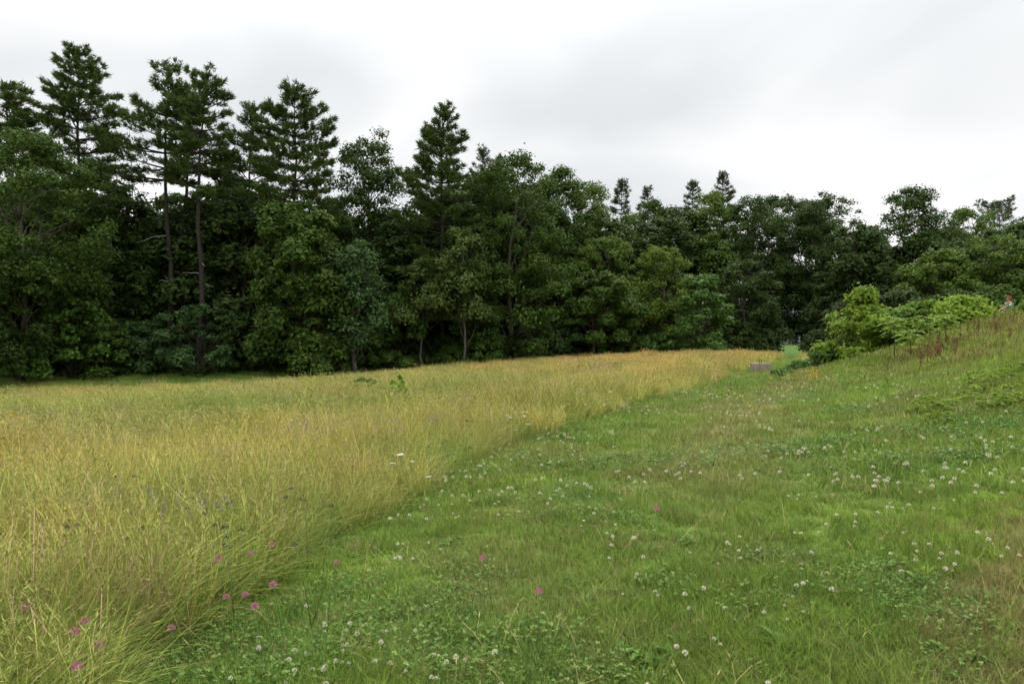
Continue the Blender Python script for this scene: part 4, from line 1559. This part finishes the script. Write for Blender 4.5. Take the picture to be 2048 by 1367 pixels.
for k, (px, d, H, nl_, lab) in enumerate([
        (1788, 21.5, 1.35, 26, 'feathery-leaved sapling on the bank, leftmost of three'),
        (1822, 20.5, .95, 18, 'smallest feathery-leaved sapling, between the other two on the bank'),
        (1893, 20.0, 1.05, 24, 'feathery-leaved sapling on the bank, rightmost of three'),
        (1850, 21.5, 1.0, 20, 'feathery-leaved sapling half hidden behind the small one on the bank')]):
    x, y, z = place(px, d)
    sm, lm = sumac(60 + k, H, nl_, .42)
    t = thing('sumac_sapling', lab, 'sapling', (x, y, z), k * 1.3)
    obj('stem', sm, M['bark'], t)
    obj('leaves', lm, M['sumac'], t)

# rust-coloured seed stalks on the upper bank
rsm = []
for i in range(3):
    r = np.random.default_rng(500 + i)
    g = Geo()
    g.tube([(0, 0, -.03), (.02, 0, .4), (.03, .01, .75)], [.006, .005, .003], 4)
    st = g.build('stalk')
    st.materials.append(M['bark'])
    n = 90
    zz_ = .35 + .42 * r.random(n)
    aa = r.random(n) * 6.28
    q = .035 * r.random(n) + .01
    V, T = leaves(np.stack([q * np.cos(aa) + .03, q * np.sin(aa), zz_], 1), r.normal(size=(n, 3)), .035, .028, r)
    sd = mesh('seeds', V, T)
    sd.materials.append(M['rustweed'])
    rsm.append((st, sd))
rpx = [(1862, 655), (1870, 650), (1876, 648), (1884, 652), (1890, 645), (1880, 660), (1868, 668), (1895, 655), (1912, 645), (1918, 650), (1926, 652), (1935, 660), (1945, 658), (1955, 655), (1962, 660), (1985, 655), (1990, 660), (2020, 655), (1850, 662), (1840, 668), (1905, 660), (1874, 640)]
for k, (px, py) in enumerate(rpx):
    d = 16.0 + 4.6 * random.random()
    x, y, z = place(px + random.uniform(-6, 6), d)
    t = thing('seed_stalk', 'rusty brown dock seed stalk high on the bank', 'weed', (x, y, z), k, 'rusty seed stalks on the bank')
    s = random.uniform(.4, .7)
    t.scale = (s * 1.6, s * 1.6, s)
    obj('stalk', rsm[k % 3][0], None, t)
    obj('seeds', rsm[k % 3][1], None, t)

# lone green plant out in the meadow
x, y = from_px([(790, 788)], .5)[0]
tm, cm = broadleaf(777, .95, .36, .35, 'oval', 14, 26, .11, .16, trunk_r=.012, stems=3)
t = thing('meadow_weed', 'lone bright green leafy plant standing out in the meadow', 'plant', (x, y, gz(x, y)))
obj('stems', tm, M['stem'], t)
obj('foliage', cm, M['limeweed'], t)
x, y = from_px([(730, 775)], .5)[0]
tm, cm = broadleaf(778, .8, .55, .4, 'mound', 14, 22, .10, .16, trunk_r=.01, stems=3)
t = thing('meadow_weed', 'grey-green plant under the white flowers out in the meadow', 'plant', (x, y, gz(x, y)))
obj('stems', tm, M['stem'], t)
obj('foliage', cm, M['weed'], t)

# ------------------------------------------------------------------ concrete block beside the path
x, y, z = place(1521, 31.0)
t = thing('concrete_block', 'weathered grey concrete block with a metal bracket on the mown path', 'block', (x, y, z), R_(-9))
import bmesh
bm = bmesh.new()
bmesh.ops.create_cube(bm, size=1.0)
for v in bm.verts:
    v.co.x *= .80
    v.co.y *= .80
    v.co.z = v.co.z * .52 + .14
bmesh.ops.bevel(bm, geom=list(bm.edges), offset=.022, segments=2, affect='EDGES')
bmesh.ops.subdivide_edges(bm, edges=[e for e in bm.edges if e.calc_length() > .2], cuts=4, use_grid_fill=True)
rb = random.Random(4)
for v in bm.verts:
    v.co += __import__('mathutils').Vector((rb.uniform(-1, 1), rb.uniform(-1, 1), rb.uniform(-1, 1))) * .005
me = bpy.data.meshes.new('block')
bm.to_mesh(me)
bm.free()
obj('block', me, M['concrete'], t)
for s in (-.04, .04):
    g = Geo()
    g.tube([(s, 0, .38), (s, 0, .53)], [.018, .018], 8)
    obj('post', g.build('post'), M['rust'], t)
g = Geo()
g.box(-.16, .08, -.025, .025, .525, .545)
obj('crossbar', g.build('crossbar'), M['rust'], t)

# rusty panel lying on a frame at the edge of the wood
x, y, z = place(842, 56.2)
t = thing('rusty_panel', 'rust-brown metal panel with a pale rim tilted in the bushes at the wood edge', 'panel', (x, y, z), R_(12))
M['rustpanel'] = plain('rust_brown_paint', (.15, .065, .045), scale=6)
M['palerim'] = plain('pale_rim', (.42, .36, .30), scale=6)
g = Geo()
g.add([(-.55, -.25, .62), (.50, -.25, .62), (.58, .45, 1.0), (-.62, .45, 1.0), (-.55, -.25, .58), (.50, -.25, .58), (.58, .45, .96), (-.62, .45, .96)],
      [(0, 1, 2, 3), (7, 6, 5, 4), (0, 4, 5, 1), (1, 5, 6, 2), (2, 6, 7, 3), (3, 7, 4, 0)])
obj('panel', g.build('panel'), M['rustpanel'], t)
g = Geo()
g.add([(.10, -.262, .62), (.512, -.262, .62), (.42, -.262, .45), (.30, -.262, .55), (.10, -.252, .62), (.512, -.252, .62), (.42, -.252, .45), (.30, -.252, .55)],
      [(3, 2, 1, 0), (4, 5, 6, 7), (0, 1, 5, 4), (1, 2, 6, 5), (2, 3, 7, 6), (3, 0, 4, 7)])
obj('rim', g.build('rim'), M['palerim'], t)
for sx_ in (-.45, .42):
    g = Geo()
    g.tube([(sx_, .1, -.05), (sx_, .1, .76)], [.03, .03], 6)
    obj('leg', g.build('leg'), M['rust'], t)

# pale house beyond the lawn, glimpsed through the gap
x, y = at_px(1590, 118)
z = gz(x, y)
t = thing('house', 'pale grey house glimpsed through the leaves above the path opening', 'house', (x, y, z), R_(-18))
M['wall'] = plain('pale_siding', (.45, .45, .46), scale=2, noise=.06)
M['roof'] = plain('grey_shingles', (.16, .16, .17), scale=5)
M['glass'] = plain('dark_glass', (.03, .035, .04), rough=.1)
g = Geo()
g.box(-7, 7, 0, 8, -.5, 4.6)
obj('wall', g.build('wall'), M['wall'], t)
g = Geo()
g.add([(-7.5, -.5, 4.4), (7.5, -.5, 4.4), (7.5, 4, 7.2), (-7.5, 4, 7.2), (7.5, 8.5, 4.4), (-7.5, 8.5, 4.4), (-7.5, 4, 4.62), (7.5, 4, 4.62)],
      [(0, 1, 2, 3), (3, 2, 4, 5), (0, 5, 4, 1)], [(0, 3, 5), (1, 4, 2)])
obj('roof', g.build('roof'), M['roof'], t)
for wx_ in (-5, -2.2, 2.2, 5):
    g = Geo()
    g.box(wx_ - .5, wx_ + .5, -.05, .02, 1.2, 2.7)
    wo = obj('window', g.build('window'), M['glass'], t)
    g = Geo()
    for (a0, a1, b0, b1) in ((-.6, -.5, 1.1, 2.8), (.5, .6, 1.1, 2.8), (-.5, .5, 2.7, 2.8), (-.5, .5, 1.1, 1.2)):
        g.box(wx_ + a0, wx_ + a1, -.09, .01, b0, b1)
    obj('frame', g.build('frame'), M['daisy'], wo)
g = Geo()
g.box(-.5, .5, -.06, .02, .1, 2.2)
obj('door', g.build('door'), M['roof'], t)

# ------------------------------------------------------------------ the person behind the bank
px_, d_ = 2021, 24.3
x, y = at_px(px_, d_)
z = gz(x, y)
head_top = z_px(592, d_) - z
S = head_top / 1.72
t = thing('person', 'person in a pale checked shirt behind the bank crest, arm held out left', 'person', (x, y, z), 0)
# skeleton: (name, pos, radius, parent); faces -x (left in the picture), slightly to the viewer
J = [('pelvis', (0, 0, .95), .145, None), ('waist', (-.02, 0, 1.10), .135, 0), ('chest', (-.05, 0, 1.30), .155, 1), ('collar', (-.06, 0, 1.43), .105, 2),
     ('neck', (-.07, 0, 1.50), .058, 3), ('jaw', (-.085, 0, 1.555), .068, 4), ('skull', (-.075, 0, 1.635), .092, 5), ('crownv', (-.06, 0, 1.69), .060, 6),
     ('nose', (-.175, -.01, 1.605), .014, 6)]
for s_, nm in ((-1, 'n'), (1, 'f')):
    i0 = len(J)
    J += [('hip' + nm, (0, .10 * s_, .90), .10, 0), ('knee' + nm, (-.06 * (s_ < 0), .11 * s_, .50), .062, i0), ('ankle' + nm, (.02, .11 * s_, .09), .045, i0 + 1), ('toe' + nm, (-.17, .12 * s_, .035), .035, i0 + 2)]
    i1 = len(J)
    if s_ < 0:   # near arm reaches out to the left and down
        arm = [(-.06, -.19, 1.40), (-.27, -.26, 1.30), (-.49, -.27, 1.22)]
    else:
        arm = [(-.06, .19, 1.40), (-.10, .25, 1.13), (-.27, .22, 1.00)]
    J += [('shoulder' + nm, arm[0], .066, 3), ('elbow' + nm, arm[1], .048, i1), ('wrist' + nm, arm[2], .031, i1 + 1)]
    dv_ = unit(np.array(arm[2]) - np.array(arm[1]))
    palm = np.array(arm[2]) + dv_ * .075
    J += [('palm' + nm, tuple(palm), .036, i1 + 2)]
    up_ = np.array([0, 1.0, 0])
    for f, (off, ln) in enumerate(((-.030, .060), (-.010, .075), (.012, .070), (.032, .055))):
        b = palm + dv_ * .035 + up_ * off
        i2 = len(J)
        J += [('fb' + nm, tuple(b), .010, i1 + 3), ('fm' + nm, tuple(b + dv_ * ln * .55 + np.array([0, 0, -.006])), .009, i2), ('ft' + nm, tuple(b + dv_ * ln + np.array([0, 0, -.03])), .008, i2 + 1)]
    i2 = len(J)
    tb = palm - dv_ * .03 + up_ * -.036
    J += [('tb' + nm, tuple(tb), .012, i1 + 3), ('tt' + nm, tuple(tb + dv_ * .04 + up_ * -.03), .010, i2)]
me = bpy.data.meshes.new('body_frame')
me.from_pydata([tuple(np.array(j[1]) * S) for j in J], [(j[3], i) for i, j in enumerate(J) if j[3] is not None], [])
tmp = bpy.data.objects.new('body_frame', me)
C.objects.link(tmp)
md = tmp.modifiers.new('skin', 'SKIN')
for i, j in enumerate(J):
    me.skin_vertices[0].data[i].radius = (j[2] * S, j[2] * S)
    me.skin_vertices[0].data[i].use_root = (i == 0)
md2 = tmp.modifiers.new('sub', 'SUBSURF')
md2.levels = md2.render_levels = 2
dg = bpy.context.evaluated_depsgraph_get()
bme = bpy.data.meshes.new_from_object(tmp.evaluated_get(dg))
bpy.data.objects.remove(tmp)
M['skin'] = plain('skin', (.42, .20, .14), scale=5, noise=.08)
m, nt, out = new_mat('checked_shirt')
tcn = nt.nodes.new('ShaderNodeTexCoord')
ck = nt.nodes.new('ShaderNodeTexChecker')
ck.inputs['Scale'].default_value = 9.0
ck.inputs['Color1'].default_value = (.34, .38, .26, 1)
ck.inputs['Color2'].default_value = (.09, .10, .075, 1)
pb = nt.nodes.new('ShaderNodeBsdfPrincipled')
pb.inputs['Roughness'].default_value = .85
nt.links.new(tcn.outputs['Object'], ck.inputs['Vector'])
nt.links.new(ck.outputs[0], pb.inputs['Base Color'])
nt.links.new(pb.outputs[0], out.inputs[0])
M['shirt'] = m
M['jeans'] = plain('dark_trousers', (.05, .055, .07))
bme.materials.clear()
for k in ('skin', 'shirt', 'jeans'):
    bme.materials.append(M[k])
JP = np.array([np.array(j[1]) * S for j in J])
for p in bme.polygons:
    c = np.array(p.center)
    j = J[int(np.argmin(np.linalg.norm(JP - c, axis=1)))][0]
    if j[:3] in ('pel', 'hip', 'kne', 'ank', 'toe'):
        p.material_index = 2
    elif j in ('waist', 'chest', 'collar') or j[:3] in ('sho', 'elb'):
        p.material_index = 1
    else:
        p.material_index = 0
    p.use_smooth = True
obj('body', bme, None, t)
# hair cap, ears, eyes, mouth
r = np.random.default_rng(5)
hd = np.array([-.065, 0, 1.64]) * S
n = 900
d = unit(r.normal(size=(n, 3)))
keep = (d[:, 2] > -.15) & ((d[:, 0] > -.55) | (d[:, 2] > .62))
d = d[keep]
V, T = leaves(hd + d * .098 * S, d + r.normal(size=d.shape) * .2, .05 * S, .018 * S, r)
M['hair'] = plain('auburn_hair', (.20, .075, .04), scale=20)
obj('hair', mesh('hair', V, T), M['hair'], t)
M['eye'] = plain('dark_eyes', (.04, .03, .03), rough=.2)
M['lips'] = plain('lips', (.36, .12, .10))
for s_ in (-1, 1):
    g = Geo()
    g.tube([np.array((-.160, s_ * .034, 1.628)) * S, np.array((-.168, s_ * .034, 1.628)) * S], [.012 * S, .006 * S], 8)
    obj('eye', g.build('eye'), M['eye'], t)
    g = Geo()
    g.tube([np.array((-.06, s_ * .090, 1.585)) * S, np.array((-.055, s_ * .104, 1.61)) * S, np.array((-.06, s_ * .094, 1.645)) * S], [.010 * S, .016 * S, .010 * S], 6)
    obj('ear', g.build('ear'), M['skin'], t)
g = Geo()
g.tube([np.array((-.150, -.024, 1.560)) * S, np.array((-.160, 0, 1.559)) * S, np.array((-.150, .024, 1.560)) * S], [.004 * S, .008 * S, .004 * S], 6)
obj('mouth', g.build('mouth'), M['lips'], t)

for o in bpy.data.objects:
    if o.name.startswith('camera') or o.type == 'LIGHT':
        continue
